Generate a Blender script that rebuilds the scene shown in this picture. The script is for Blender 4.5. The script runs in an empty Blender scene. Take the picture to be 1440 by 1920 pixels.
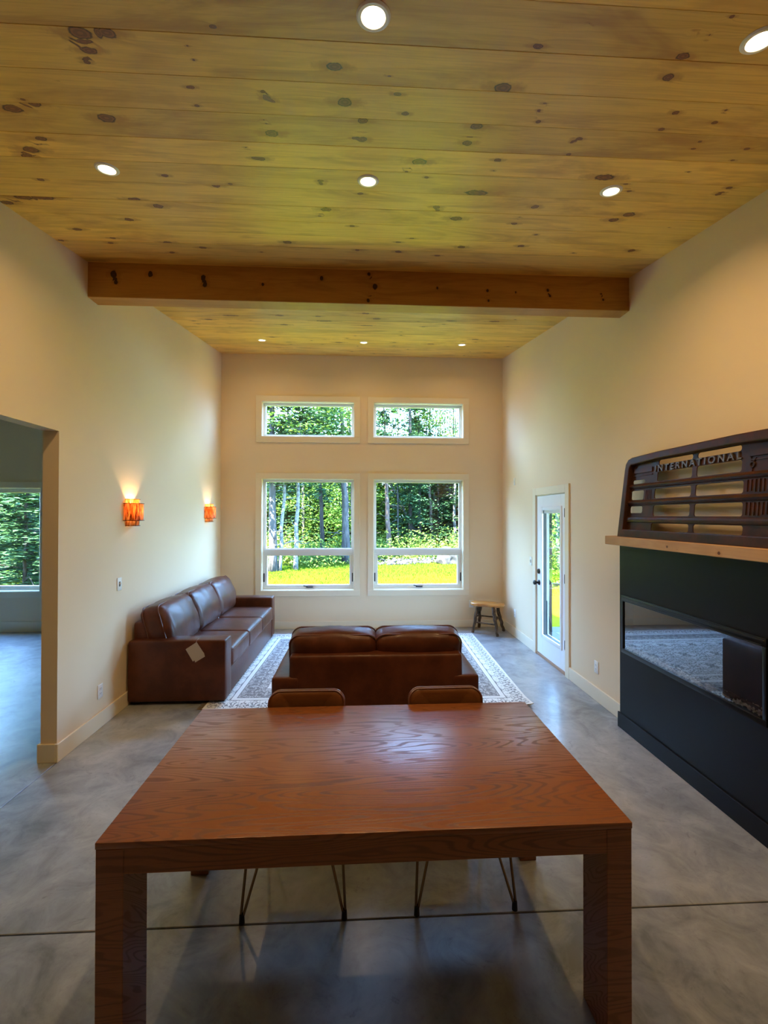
import bpy, bmesh, math, random
import numpy as np
from mathutils import Vector, Matrix, noise

C = bpy.context.scene.collection
sc = bpy.context.scene
R = math.radians
PI = math.pi

# ------------------------------------------------------------------ camera
CAM_H, YAW, PITCH, ROLL, FPX = 1.8055, 0.0511, 0.0076, 0.0017, 841.66
cd = bpy.data.cameras.new('camera')
cam = bpy.data.objects.new('camera', cd)
C.objects.link(cam)
sc.camera = cam
cd.sensor_fit = 'HORIZONTAL'
cd.sensor_width = 36.0
cd.lens = 36.0 * FPX / 1440.0
cd.clip_start = 0.05
cd.clip_end = 500
cy, sy, cp, sp, cr, sr = math.cos(YAW), math.sin(YAW), math.cos(PITCH), math.sin(PITCH), math.cos(ROLL), math.sin(ROLL)
fwd0 = Vector((sy, cy, 0)); rt0 = Vector((cy, -sy, 0)); up0 = Vector((0, 0, 1))
fwd = fwd0 * cp + up0 * sp
up1 = up0 * cp - fwd0 * sp
rt = rt0 * cr + up1 * sr
up = up1 * cr - rt0 * sr
m = Matrix((rt, up, -fwd)).transposed().to_4x4()
m.translation = Vector((0, 0, CAM_H))
cam.matrix_world = m

# ------------------------------------------------------------------ view, world, sun
sc.view_settings.view_transform = 'Standard'
sc.view_settings.look = 'None'
sc.view_settings.gamma = 1.0
sc.view_settings.use_curve_mapping = False
sc.view_settings.exposure = 0.2
sc.cycles.use_denoising = True
sc.cycles.max_bounces = 14
sc.cycles.diffuse_bounces = 7
sc.cycles.glossy_bounces = 5
sc.cycles.transparent_max_bounces = 24
sc.cycles.transmission_bounces = 8
sc.cycles.sample_clamp_indirect = 20.0
sc.cycles.caustics_reflective = False
sc.cycles.caustics_refractive = False

SKY_STRENGTH = 38.0
SUN_STRENGTH = 185.0
LAMP_W = 8.6
SCONCE_W = 9.5
FAR_LAMP_W = 4.0
w = bpy.data.worlds.new('sky')
sc.world = w
w.use_nodes = True
wn = w.node_tree
wn.nodes.clear()
wo = wn.nodes.new('ShaderNodeOutputWorld')
wb = wn.nodes.new('ShaderNodeBackground')
wt = wn.nodes.new('ShaderNodeTexCoord')
wsx = wn.nodes.new('ShaderNodeSeparateXYZ')
wr = wn.nodes.new('ShaderNodeValToRGB')
wn.links.new(wt.outputs['Generated'], wsx.inputs[0])
wn.links.new(wsx.outputs['Z'], wr.inputs[0])
wr.color_ramp.elements[0].position = 0.0
wr.color_ramp.elements[0].color = (0.33, 0.61, 1.0, 1)
wr.color_ramp.elements[1].position = 0.9
wr.color_ramp.elements[1].color = (0.19, 0.44, 1.0, 1)
wn.links.new(wr.outputs[0], wb.inputs[0])
wb.inputs[1].default_value = SKY_STRENGTH
wn.links.new(wb.outputs[0], wo.inputs[0])

sl = bpy.data.lights.new('sun', 'SUN')
sl.energy = SUN_STRENGTH
sl.angle = R(0.6)
sl.color = (1.0, 0.95, 0.82)
so = bpy.data.objects.new('sun', sl)
C.objects.link(so)
so.location = (-8, -12, 20)
so.rotation_euler = Vector((0.30, 0.62, -1.0)).to_track_quat('-Z', 'Y').to_euler()

# ------------------------------------------------------------------ helpers
XL, XR, YF, ZA, ZB = -2.2175, 2.306, 7.2197, 3.3057, 0.1475
RS = random.Random(7)

def tag(o, label=None, cat=None, group=None, kind=None):
    if label: o['label'] = label
    if cat: o['category'] = cat
    if group: o['group'] = group
    if kind: o['kind'] = kind
    return o

def empty(name, loc=(0, 0, 0), rz=0.0, parent=None):
    o = bpy.data.objects.new(name, None)
    o.empty_display_size = 0.1
    C.objects.link(o)
    o.location = loc
    o.rotation_euler = (0, 0, rz)
    if parent: o.parent = parent
    return o

def thing(name, label, cat, loc=(0, 0, 0), rz=0.0, group=None, kind=None):
    return tag(empty(name, loc, rz), label, cat, group, kind)

def link_mesh(name, me, mat, parent=None, loc=None):
    o = bpy.data.objects.new(name, me)
    C.objects.link(o)
    if mat is not None and not me.materials: me.materials.append(mat)
    if parent is not None: o.parent = parent
    if loc is not None: o.location = loc
    return o

def finish(name, bm, mat, parent=None, loc=None, angle=35, smooth=True):
    me = bpy.data.meshes.new(name)
    bmesh.ops.recalc_face_normals(bm, faces=bm.faces[:])
    bm.to_mesh(me)
    bm.free()
    if smooth:
        me.shade_smooth()
        me.set_sharp_from_angle(angle=R(angle))
    return link_mesh(name, me, mat, parent, loc)

def B(): return bmesh.new()

def box(bm, x0, y0, z0, x1, y1, z1, bev=0.0, seg=2, mat=None):
    vs = [bm.verts.new((x, y, z)) for z in (z0, z1) for y in (y0, y1) for x in (x0, x1)]
    q = [(0, 2, 3, 1), (4, 5, 7, 6), (0, 1, 5, 4), (2, 6, 7, 3), (0, 4, 6, 2), (1, 3, 7, 5)]
    fs = [bm.faces.new([vs[i] for i in f]) for f in q]
    if mat is not None:
        for v in vs: v.co = mat @ v.co
    if bev > 0:
        es = list({e for f in fs for e in f.edges})
        bmesh.ops.bevel(bm, geom=es, offset=bev, segments=seg, affect='EDGES', profile=0.5)

def prism(bm, pts, axis, a, b, bev=0.0):
    """pts: 2D polygon; axis 'x','y','z': extrude between a and b."""
    def P(p, t):
        return {'x': (t, p[0], p[1]), 'y': (p[0], t, p[1]), 'z': (p[0], p[1], t)}[axis]
    lo = [bm.verts.new(P(p, a)) for p in pts]
    hi = [bm.verts.new(P(p, b)) for p in pts]
    n = len(pts)
    fs = [bm.faces.new(lo), bm.faces.new(hi[::-1])]
    for i in range(n):
        fs.append(bm.faces.new((lo[i], hi[i], hi[(i + 1) % n], lo[(i + 1) % n])))
    if bev > 0:
        es = list({e for f in fs[:2] for e in f.edges})
        bmesh.ops.bevel(bm, geom=es, offset=bev, segments=2, affect='EDGES', profile=0.5)

def tube(bm, pts, rad, seg=10, cap=True):
    pts = [Vector(p) for p in pts]
    if not hasattr(rad, '__len__'): rad = [rad] * len(pts)
    rings = []
    prev = None
    for i, p in enumerate(pts):
        d = (pts[min(i + 1, len(pts) - 1)] - pts[max(i - 1, 0)]).normalized()
        if prev is None:
            a = Vector((0, 0, 1)) if abs(d.z) < 0.9 else Vector((1, 0, 0))
            u = d.cross(a).normalized()
        else:
            u = (prev - d * prev.dot(d)).normalized()
        prev = u
        v = d.cross(u)
        rings.append([bm.verts.new(p + (u * math.cos(2 * PI * k / seg) + v * math.sin(2 * PI * k / seg)) * rad[i]) for k in range(seg)])
    for a, b in zip(rings, rings[1:]):
        for k in range(seg):
            bm.faces.new((a[k], a[(k + 1) % seg], b[(k + 1) % seg], b[k]))
    if cap:
        bm.faces.new(rings[0][::-1])
        bm.faces.new(rings[-1])
    return rings

def lathe(bm, prof, seg=32, mat=None, cap=True):
    rings = []
    for r, z in prof:
        ring = []
        for k in range(seg):
            co = Vector((r * math.cos(2 * PI * k / seg), r * math.sin(2 * PI * k / seg), z))
            ring.append(bm.verts.new(mat @ co if mat else co))
        rings.append(ring)
    for a, b in zip(rings, rings[1:]):
        for k in range(seg):
            bm.faces.new((a[k], a[(k + 1) % seg], b[(k + 1) % seg], b[k]))
    if cap:
        if prof[0][0] > 1e-5: bm.faces.new(rings[0][::-1])
        if prof[-1][0] > 1e-5: bm.faces.new(rings[-1])

def cushion(bm, sx, sy, sz, r, n=(22, 14, 10), crown=(0.01, 0.01, 0.03), wr=0.004, seed=0, wf=5.0, mat=None, shape=None):
    """a stuffed box: rounded edges, bulging sides, slight creases"""
    h = (sx / 2, sy / 2, sz / 2)
    def axis_samples(k):
        return [math.sin((i / n[k] * 2 - 1) * PI / 2) for i in range(n[k] + 1)]
    ss = [axis_samples(k) for k in range(3)]
    cache = {}
    def vert(p):
        key = tuple(round(c, 5) for c in p)
        if key in cache: return cache[key]
        P = Vector((p[0] * h[0], p[1] * h[1], p[2] * h[2]))
        Q = Vector([max(-(h[i] - r), min(h[i] - r, P[i])) for i in range(3)])
        d = P - Q
        nn = d.normalized() if d.length > 1e-7 else Vector((0, 0, 1))
        P = Q + nn * r
        for i in range(3):
            j, k = (i + 1) % 3, (i + 2) % 3
            u, v = P[j] / h[j], P[k] / h[k]
            P[i] += crown[i] * (P[i] / h[i]) * max(0, 1 - u * u) * max(0, 1 - v * v)
        if wr > 0:
            f = noise.noise(P * wf + Vector((seed * 7.3, seed * 3.1, 0)))
            g = noise.noise(Vector((P.x * wf * 3.2, P.y * wf * 3.2, P.z * wf * 1.4)) + Vector((seed, 5, 2)))
            P += nn * (wr * f + wr * 0.55 * g)
        if shape: P = shape(P)
        if mat: P = mat @ P
        vv = bm.verts.new(P)
        cache[key] = vv
        return vv
    for ax in range(3):
        j, k = (ax + 1) % 3, (ax + 2) % 3
        for s in (-1, 1):
            for a in range(n[j]):
                for b in range(n[k]):
                    q = []
                    for (da, db) in ((0, 0), (1, 0), (1, 1), (0, 1)):
                        p = [0, 0, 0]
                        p[ax] = s; p[j] = ss[j][a + da]; p[k] = ss[k][b + db]
                        q.append(vert(p))
                    if s < 0: q.reverse()
                    bm.faces.new(q)

def rrect(x0, y0, x1, y1, r, n=5):
    out = []
    for cx, cy_, a0 in ((x1 - r, y1 - r, 0), (x0 + r, y1 - r, 90), (x0 + r, y0 + r, 180), (x1 - r, y0 + r, 270)):
        for i in range(n + 1):
            a = R(a0 + 90 * i / n)
            out.append((cx + r * math.cos(a), cy_ + r * math.sin(a)))
    return out

def plate_mesh(name, outlines, depth, bevel=0.0):
    """flat sheet with holes: first outline is the edge, the rest are cut out; lies in local XY, thick along Z"""
    cu = bpy.data.curves.new(name, 'CURVE')
    cu.dimensions = '2D'
    cu.fill_mode = 'BOTH'
    cu.extrude = max(depth / 2 - bevel, 0.0005)
    cu.bevel_depth = bevel
    cu.bevel_resolution = 1
    for ol in outlines:
        s = cu.splines.new('POLY')
        s.points.add(len(ol) - 1)
        for p, q in zip(s.points, ol): p.co = (q[0], q[1], 0, 1)
        s.use_cyclic_u = True
    return curve_to_mesh(cu, name)

def curve_to_mesh(cu, name):
    o = bpy.data.objects.new(name, cu)
    C.objects.link(o)
    dg = bpy.context.evaluated_depsgraph_get()
    me = bpy.data.meshes.new_from_object(o.evaluated_get(dg))
    me.name = name
    bpy.data.objects.remove(o)
    bpy.data.curves.remove(cu)
    return me

# ------------------------------------------------------------------ material helpers
class Mat:
    def __init__(s, name, **kw):
        s.m = bpy.data.materials.new(name)
        s.m.use_nodes = True
        s.nt = s.m.node_tree
        s.nt.nodes.clear()
        s.out = s.nt.nodes.new('ShaderNodeOutputMaterial')
        s.b = s.nt.nodes.new('ShaderNodeBsdfPrincipled')
        s.nt.links.new(s.b.outputs[0], s.out.inputs[0])
        s.set(**kw)
    def inp(s, node, key, val):
        i = node.inputs[key]
        if hasattr(val, 'links') or isinstance(val, bpy.types.NodeSocket): s.nt.links.new(val, i)
        else:
            if isinstance(val, (tuple, list)) and len(val) == 3 and i.type == 'RGBA': val = (*val, 1)
            i.default_value = val
    def set(s, **kw):
        names = dict(color='Base Color', rough='Roughness', metal='Metallic', spec='Specular IOR Level', normal='Normal',
                     coat='Coat Weight', coat_rough='Coat Roughness', emis='Emission Color', emis_s='Emission Strength', alpha='Alpha', sheen='Sheen Weight')
        for k, v in kw.items(): s.inp(s.b, names[k], v)
    def n(s, typ, ins=None, out=0, **props):
        nd = s.nt.nodes.new('ShaderNode' + typ)
        for k, v in props.items(): setattr(nd, k, v)
        for k, v in (ins or {}).items(): s.inp(nd, k, v)
        return nd.outputs[out]
    def math(s, op, a, b=0.0, c=0.0, clamp=False):
        nd = s.nt.nodes.new('ShaderNodeMath'); nd.operation = op; nd.use_clamp = clamp
        s.inp(nd, 0, a); s.inp(nd, 1, b)
        if op in ('MULTIPLY_ADD', 'SMOOTH_MIN', 'WRAP', 'COMPARE'): s.inp(nd, 2, c)
        return nd.outputs[0]
    def mix(s, f, a, b, blend='MIX'):
        nd = s.nt.nodes.new('ShaderNodeMix'); nd.data_type = 'RGBA'; nd.blend_type = blend
        s.inp(nd, 0, f); s.inp(nd, 6, a); s.inp(nd, 7, b)
        return nd.outputs[2]
    def ramp(s, f, stops, interp='LINEAR'):
        nd = s.nt.nodes.new('ShaderNodeValToRGB'); s.inp(nd, 0, f)
        cr_ = nd.color_ramp; cr_.interpolation = interp
        while len(cr_.elements) < len(stops): cr_.elements.new(0.5)
        for e, (p, c) in zip(cr_.elements, stops):
            e.position = p
            e.color = (*c, 1) if hasattr(c, '__len__') else (c, c, c, 1)
        return nd.outputs[0]
    def smooth(s, v, a, b, o0=0.0, o1=1.0):
        return s.n('MapRange', {0: v, 1: a, 2: b, 3: o0, 4: o1}, interpolation_type='SMOOTHSTEP')
    def noise(s, vec, scale=1.0, detail=3.0, rough=0.5, dist=0.0, out=0):
        return s.n('TexNoise', {'Vector': vec, 'Scale': scale, 'Detail': detail, 'Roughness': rough, 'Distortion': dist}, out=out)
    def coords(s, kind='Object'):
        return s.n('TexCoord', out={'Generated': 0, 'Normal': 1, 'UV': 2, 'Object': 3}[kind])
    def pos(s): return s.n('NewGeometry', out=0)
    def rnd(s): return s.n('ObjectInfo', out=5)
    def sep(s, v):
        nd = s.nt.nodes.new('ShaderNodeSeparateXYZ'); s.inp(nd, 0, v); return nd.outputs
    def comb(s, x, y, z):
        nd = s.nt.nodes.new('ShaderNodeCombineXYZ'); s.inp(nd, 0, x); s.inp(nd, 1, y); s.inp(nd, 2, z); return nd.outputs[0]
    def vmul(s, v, sc_):
        nd = s.nt.nodes.new('ShaderNodeVectorMath'); nd.operation = 'MULTIPLY'; s.inp(nd, 0, v); s.inp(nd, 1, sc_); return nd.outputs[0]
    def bump(s, h, strength=0.3, dist=0.01):
        o = s.n('Bump', {'Strength': strength, 'Distance': dist, 'Height': h})
        s.set(normal=o)
        return o

def simple(name, color, rough=0.5, **kw):
    return Mat(name, color=color, rough=rough, **kw).m

def mat_paint(name, col, rough, bump=0.05, scale=220):
    M_ = Mat(name, rough=rough, spec=0.35)
    p = M_.pos()
    f = M_.noise(p, 1.3, 2)
    M_.set(color=M_.mix(f, tuple(c * 0.97 for c in col), tuple(min(1, c * 1.03) for c in col)))
    M_.bump(M_.noise(p, scale, 2), bump, 0.002)
    return M_.m

def mat_pine(name, light, mid, dark, knot, rough=0.42, coat=0.25, axis='x', freq=1.0):
    """knotty pine; 'kn' holds the offset from the nearest knot in knot radii"""
    M_ = Mat(name, rough=rough, coat=coat, coat_rough=0.3, spec=0.4)
    o = M_.sep(M_.coords())
    rnd = M_.rnd()
    kn = M_.nt.nodes.new('ShaderNodeAttribute'); kn.attribute_name = 'kn'
    ks = M_.sep(kn.outputs['Vector'])
    X, Y = (o[0], o[1]) if axis == 'x' else (o[1], o[0])
    r2 = M_.math('ADD', M_.math('ADD', M_.math('MULTIPLY', ks[0], ks[0]), M_.math('MULTIPLY', ks[1], ks[1])), M_.math('MULTIPLY', ks[2], ks[2]))
    wob = M_.noise(M_.coords(), 38, 3)
    r = M_.math('MULTIPLY', M_.math('SQRT', r2), M_.math('MULTIPLY_ADD', wob, 0.9, 0.55))
    inv = M_.math('DIVIDE', 1.0, M_.math('ADD', r2, 1.2))
    # the grain parts around each knot
    yw = M_.math('ADD', Y, M_.math('MULTIPLY', M_.math('MULTIPLY', ks[1], inv), 0.03))
    shift = M_.math('MULTIPLY', rnd, 37.0)
    v1 = M_.comb(M_.math('MULTIPLY_ADD', X, 0.55 * freq, shift), M_.math('MULTIPLY', yw, 11.0 * freq), M_.math('MULTIPLY_ADD', o[2], 6.0, shift))
    n1 = M_.noise(v1, 1.0, 4, 0.55, 0.8)
    rings = M_.math('SINE', M_.math('MULTIPLY', n1, 42.0))
    v2 = M_.comb(M_.math('MULTIPLY_ADD', X, 3.0, shift), M_.math('MULTIPLY', yw, 140.0), M_.math('MULTIPLY', o[2], 40))
    n2 = M_.noise(v2, 1.0, 3, 0.6)
    base = M_.ramp(n1, [(0.28, mid), (0.5, light), (0.72, mid)])
    big = M_.noise(M_.comb(M_.math('MULTIPLY_ADD', X, 1.1, shift), M_.math('MULTIPLY', yw, 5.0), 9.0), 1.0, 4, 0.6, 1.2)
    base = M_.mix(M_.smooth(big, 0.46, 0.70, 0, 0.68), base, dark)
    base = M_.mix(M_.math('MULTIPLY', M_.smooth(rings, -0.2, 1.0), 0.22), base, dark)
    base = M_.mix(M_.smooth(n2, 0.5, 0.75, 0, 0.4), base, dark)
    v3 = M_.comb(M_.math('MULTIPLY_ADD', X, 1.6, shift), M_.math('MULTIPLY', Y, 7.0), 3.0)
    base = M_.mix(M_.smooth(M_.noise(v3, 1.0, 3, 0.6, 0.5), 0.52, 0.74, 0, 0.5), base, dark)
    val = M_.math('MULTIPLY_ADD', rnd, 0.26, 0.87)
    base = M_.mix(1.0, base, M_.comb(val, val, val), 'MULTIPLY')
    hx_ = M_.math('MULTIPLY', ks[0], 0.40)
    rh = M_.math('SQRT', M_.math('ADD', M_.math('ADD', M_.math('MULTIPLY', hx_, hx_), M_.math('MULTIPLY', ks[1], ks[1])), M_.math('MULTIPLY', M_.math('MULTIPLY', ks[2], ks[2]), 0.2)))
    rh = M_.math('MULTIPLY', rh, M_.math('MULTIPLY_ADD', wob, 1.2, 0.4))
    halo = M_.smooth(rh, 1.7, 0.6, 0, 0.7)
    base = M_.mix(halo, base, dark)
    ring = M_.math('SINE', M_.math('MULTIPLY', r, 11.0))
    core = M_.mix(M_.smooth(ring, -0.3, 0.9), knot, tuple(c * 1.6 for c in knot))
    edge = M_.smooth(M_.math('ABSOLUTE', M_.math('SUBTRACT', r, 0.92)), 0.2, 0.05)
    core = M_.mix(edge, core, tuple(c * 0.45 for c in knot))
    base = M_.mix(M_.smooth(r, 1.15, 0.92), base, core)
    M_.set(color=base)
    M_.bump(M_.math('ADD', n2, M_.math('MULTIPLY', rings, 0.15)), 0.08, 0.002)
    return M_.m

def mat_table():
    M_ = Mat('oiled_oak', rough=0.4, spec=0.55, coat=0.22, coat_rough=0.3)
    o = M_.sep(M_.coords())
    y = M_.math('ADD', o[1], M_.math('MULTIPLY', o[2], 0.9))
    # long cathedral figure: contour lines of a stretched noise field
    f = M_.noise(M_.comb(M_.math('MULTIPLY', o[0], 0.75), M_.math('MULTIPLY', y, 8.0), M_.math('MULTIPLY', o[2], 2.0)), 1.0, 1.6, 0.4, 0.25)
    ph = M_.math('MULTIPLY', f, 165.0)
    wob = M_.noise(M_.comb(M_.math('MULTIPLY', o[0], 9.0), M_.math('MULTIPLY', y, 50.0), 1.0), 1.0, 3, 0.6)
    line = M_.math('SINE', M_.math('ADD', ph, M_.math('MULTIPLY', wob, 2.4)))
    g = M_.smooth(line, 0.15, 0.95)
    board = M_.math('FLOOR', M_.math('MULTIPLY', M_.math('ADD', o[1], 2.0), 7.0))
    bw = M_.n('TexWhiteNoise', {'W': board}, noise_dimensions='1D')
    pores = M_.noise(M_.comb(M_.math('MULTIPLY', o[0], 14.0), M_.math('MULTIPLY', y, 420.0), 0.0), 1.0, 2, 0.6)
    col = M_.mix(g, (0.215, 0.067, 0.019), (0.098, 0.028, 0.008))
    col = M_.mix(M_.math('MULTIPLY', bw, 0.4), col, (0.24, 0.085, 0.028))
    col = M_.mix(M_.smooth(pores, 0.52, 0.70, 0, 0.5), col, (0.085, 0.024, 0.007))
    big = M_.noise(M_.coords(), 2.2, 3)
    col = M_.mix(M_.smooth(big, 0.35, 0.7, 0, 0.25), col, (0.33, 0.12, 0.04))
    M_.set(color=col, rough=M_.smooth(g, 0, 1, 0.28, 0.5))
    M_.bump(M_.math('SUBTRACT', M_.math('MULTIPLY', pores, -0.3), g), 0.14, 0.0015)
    return M_.m

def mat_concrete():
    M_ = Mat('polished_concrete', spec=0.5, coat=0.5, coat_rough=0.2)
    p = M_.pos()
    a = M_.noise(p, 0.9, 6, 0.6, 0.5)
    b = M_.noise(p, 4.5, 6, 0.65, 0.9)
    c = M_.noise(p, 30, 4, 0.7)
    t = M_.math('ADD', M_.math('MULTIPLY', a, 0.55), M_.math('MULTIPLY', b, 0.45))
    col = M_.ramp(t, [(0.37, (0.15, 0.16, 0.168)), (0.46, (0.26, 0.275, 0.285)), (0.54, (0.35, 0.365, 0.375)), (0.66, (0.48, 0.49, 0.488))])
    col = M_.mix(M_.smooth(c, 0.52, 0.75, 0, 0.3), col, (0.15, 0.15, 0.15))
    spots = M_.noise(p, 7.0, 5, 0.75, 1.4)
    col = M_.mix(M_.smooth(spots, 0.58, 0.74, 0, 0.5), col, (0.10, 0.10, 0.102))
    M_.set(color=col, rough=M_.math('MULTIPLY_ADD', b, 0.22, 0.26))
    M_.bump(M_.math('ADD', b, M_.math('MULTIPLY', c, 0.3)), 0.06, 0.004)
    return M_.m

def mat_leather(name, a, b, rough=0.36):
    M_ = Mat(name, spec=0.26, coat=0.10, coat_rough=0.16)
    o = M_.coords()
    n1 = M_.noise(o, 4.0, 4, 0.6)
    M_.set(color=M_.mix(M_.smooth(n1, 0.3, 0.72), a, b))
    v = M_.n('TexVoronoi', {'Vector': o, 'Scale': 260.0}, out=0)
    cre = M_.noise(o, 9.0, 5, 0.7, 1.2)
    M_.set(rough=M_.math('MULTIPLY_ADD', n1, 0.16, rough - 0.06))
    M_.bump(M_.math('ADD', M_.math('MULTIPLY', v, 0.12), M_.math('MULTIPLY', cre, 0.9)), 0.35, 0.006)
    return M_.m

def mat_glass(name, tint=(1, 1, 1), ior=1.5, gain=1.0):
    M_ = Mat(name)
    M_.nt.nodes.remove(M_.b)
    fr = M_.n('Fresnel', {'IOR': ior})
    # the pane is a closed box: reflect on the way in only
    bk = M_.n('NewGeometry', out=6)
    fr = M_.math('MULTIPLY', fr, M_.math('MULTIPLY', M_.math('SUBTRACT', 1.0, bk), 1.75 * gain), clamp=True)
    tr = M_.n('BsdfTransparent', {'Color': tint})
    gl = M_.n('BsdfGlossy', {'Color': (1, 1, 1), 'Roughness': 0.0})
    ms = M_.nt.nodes.new('ShaderNodeMixShader')
    M_.inp(ms, 0, fr); M_.inp(ms, 1, tr); M_.inp(ms, 2, gl)
    M_.nt.links.new(ms.outputs[0], M_.out.inputs[0])
    return M_.m

def mat_emit(name, col, s):
    M_ = Mat(name, color=(0, 0, 0), emis=col, emis_s=s)
    return M_.m

def mat_rust():
    M_ = Mat('rusty_steel', metal=0.0, spec=0.14)
    o = M_.coords()
    a = M_.noise(o, 9.0, 6, 0.65, 0.4)
    b = M_.noise(o, 60.0, 4, 0.7)
    col = M_.ramp(a, [(0.3, (0.024, 0.016, 0.009)), (0.5, (0.050, 0.021, 0.010)), (0.68, (0.085, 0.026, 0.011))])
    col = M_.mix(M_.smooth(b, 0.55, 0.75, 0, 0.5), col, (0.02, 0.014, 0.01))
    M_.set(color=col, rough=M_.math('MULTIPLY_ADD', a, 0.3, 0.28))
    M_.bump(b, 0.25, 0.002)
    return M_.m

def mat_strip():
    """sheets of translucent, streaked amber shell"""
    M_ = Mat('amber_shell', rough=0.35)
    o = M_.sep(M_.coords())
    rnd = M_.rnd()
    v = M_.comb(M_.math('MULTIPLY_ADD', o[0], 70.0, M_.math('MULTIPLY', rnd, 50)), M_.math('MULTIPLY', o[1], 70.0), M_.math('MULTIPLY', o[2], 9.0))
    n1 = M_.noise(v, 1.0, 4, 0.7, 0.6)
    col = M_.ramp(n1, [(0.36, (0.20, 0.07, 0.025)), (0.48, (0.66, 0.36, 0.14)), (0.6, (0.95, 0.80, 0.50))])
    M_.set(color=col)
    tl = M_.n('BsdfTranslucent', {'Color': col})
    ms = M_.nt.nodes.new('ShaderNodeMixShader')
    M_.inp(ms, 0, 0.8); M_.nt.links.new(M_.b.outputs[0], ms.inputs[1]); M_.nt.links.new(tl, ms.inputs[2])
    M_.nt.links.new(ms.outputs[0], M_.out.inputs[0])
    return M_.m

def mat_leaf(name, cols, trans=0.35, spec=0.12):
    M_ = Mat(name, rough=0.6, spec=spec)
    isl = M_.n('NewGeometry', out=8)
    n1 = M_.noise(M_.coords(), 0.8, 3)
    t = M_.math('ADD', M_.math('MULTIPLY', isl, 0.6), M_.math('MULTIPLY', n1, 0.5))
    t = M_.math('ADD', t, M_.math('MULTIPLY_ADD', M_.rnd(), 0.24, -0.17))
    col = M_.ramp(t, [(0.1, cols[0]), (0.5, cols[1]), (0.9, cols[2])])
    M_.set(color=col)
    tl = M_.n('BsdfTranslucent', {'Color': col})
    ms = M_.nt.nodes.new('ShaderNodeMixShader')
    M_.inp(ms, 0, trans); M_.nt.links.new(M_.b.outputs[0], ms.inputs[1]); M_.nt.links.new(tl, ms.inputs[2])
    M_.nt.links.new(ms.outputs[0], M_.out.inputs[0])
    return M_.m

def mat_bark(name, a, b, c, scale=(14, 14, 3)):
    M_ = Mat(name, rough=0.85, spec=0.2)
    v = M_.vmul(M_.coords(), scale)
    n1 = M_.noise(v, 1.0, 5, 0.65, 0.5)
    M_.set(color=M_.ramp(n1, [(0.36, a), (0.5, b), (0.62, c)]))
    M_.bump(n1, 0.6, 0.02)
    return M_.m

def mat_ground():
    M_ = Mat('lawn_ground', rough=1.0, spec=0.0)
    p = M_.pos()
    s_ = M_.sep(p)
    a = M_.noise(p, 0.35, 5, 0.6)
    b = M_.noise(p, 9.0, 4, 0.7)
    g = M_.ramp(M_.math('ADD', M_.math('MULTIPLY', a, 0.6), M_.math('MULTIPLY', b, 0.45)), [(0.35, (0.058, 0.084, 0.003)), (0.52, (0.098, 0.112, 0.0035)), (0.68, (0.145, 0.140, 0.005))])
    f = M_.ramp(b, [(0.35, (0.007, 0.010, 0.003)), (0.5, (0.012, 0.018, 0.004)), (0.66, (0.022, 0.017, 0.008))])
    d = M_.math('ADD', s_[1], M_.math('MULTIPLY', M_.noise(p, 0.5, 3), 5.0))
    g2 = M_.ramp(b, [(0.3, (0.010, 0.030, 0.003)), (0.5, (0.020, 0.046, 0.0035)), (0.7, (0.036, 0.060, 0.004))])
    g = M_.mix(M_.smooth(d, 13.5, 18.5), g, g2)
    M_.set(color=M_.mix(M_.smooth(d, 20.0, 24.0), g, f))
    M_.bump(b, 0.9, 0.06)
    return M_.m

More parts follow.
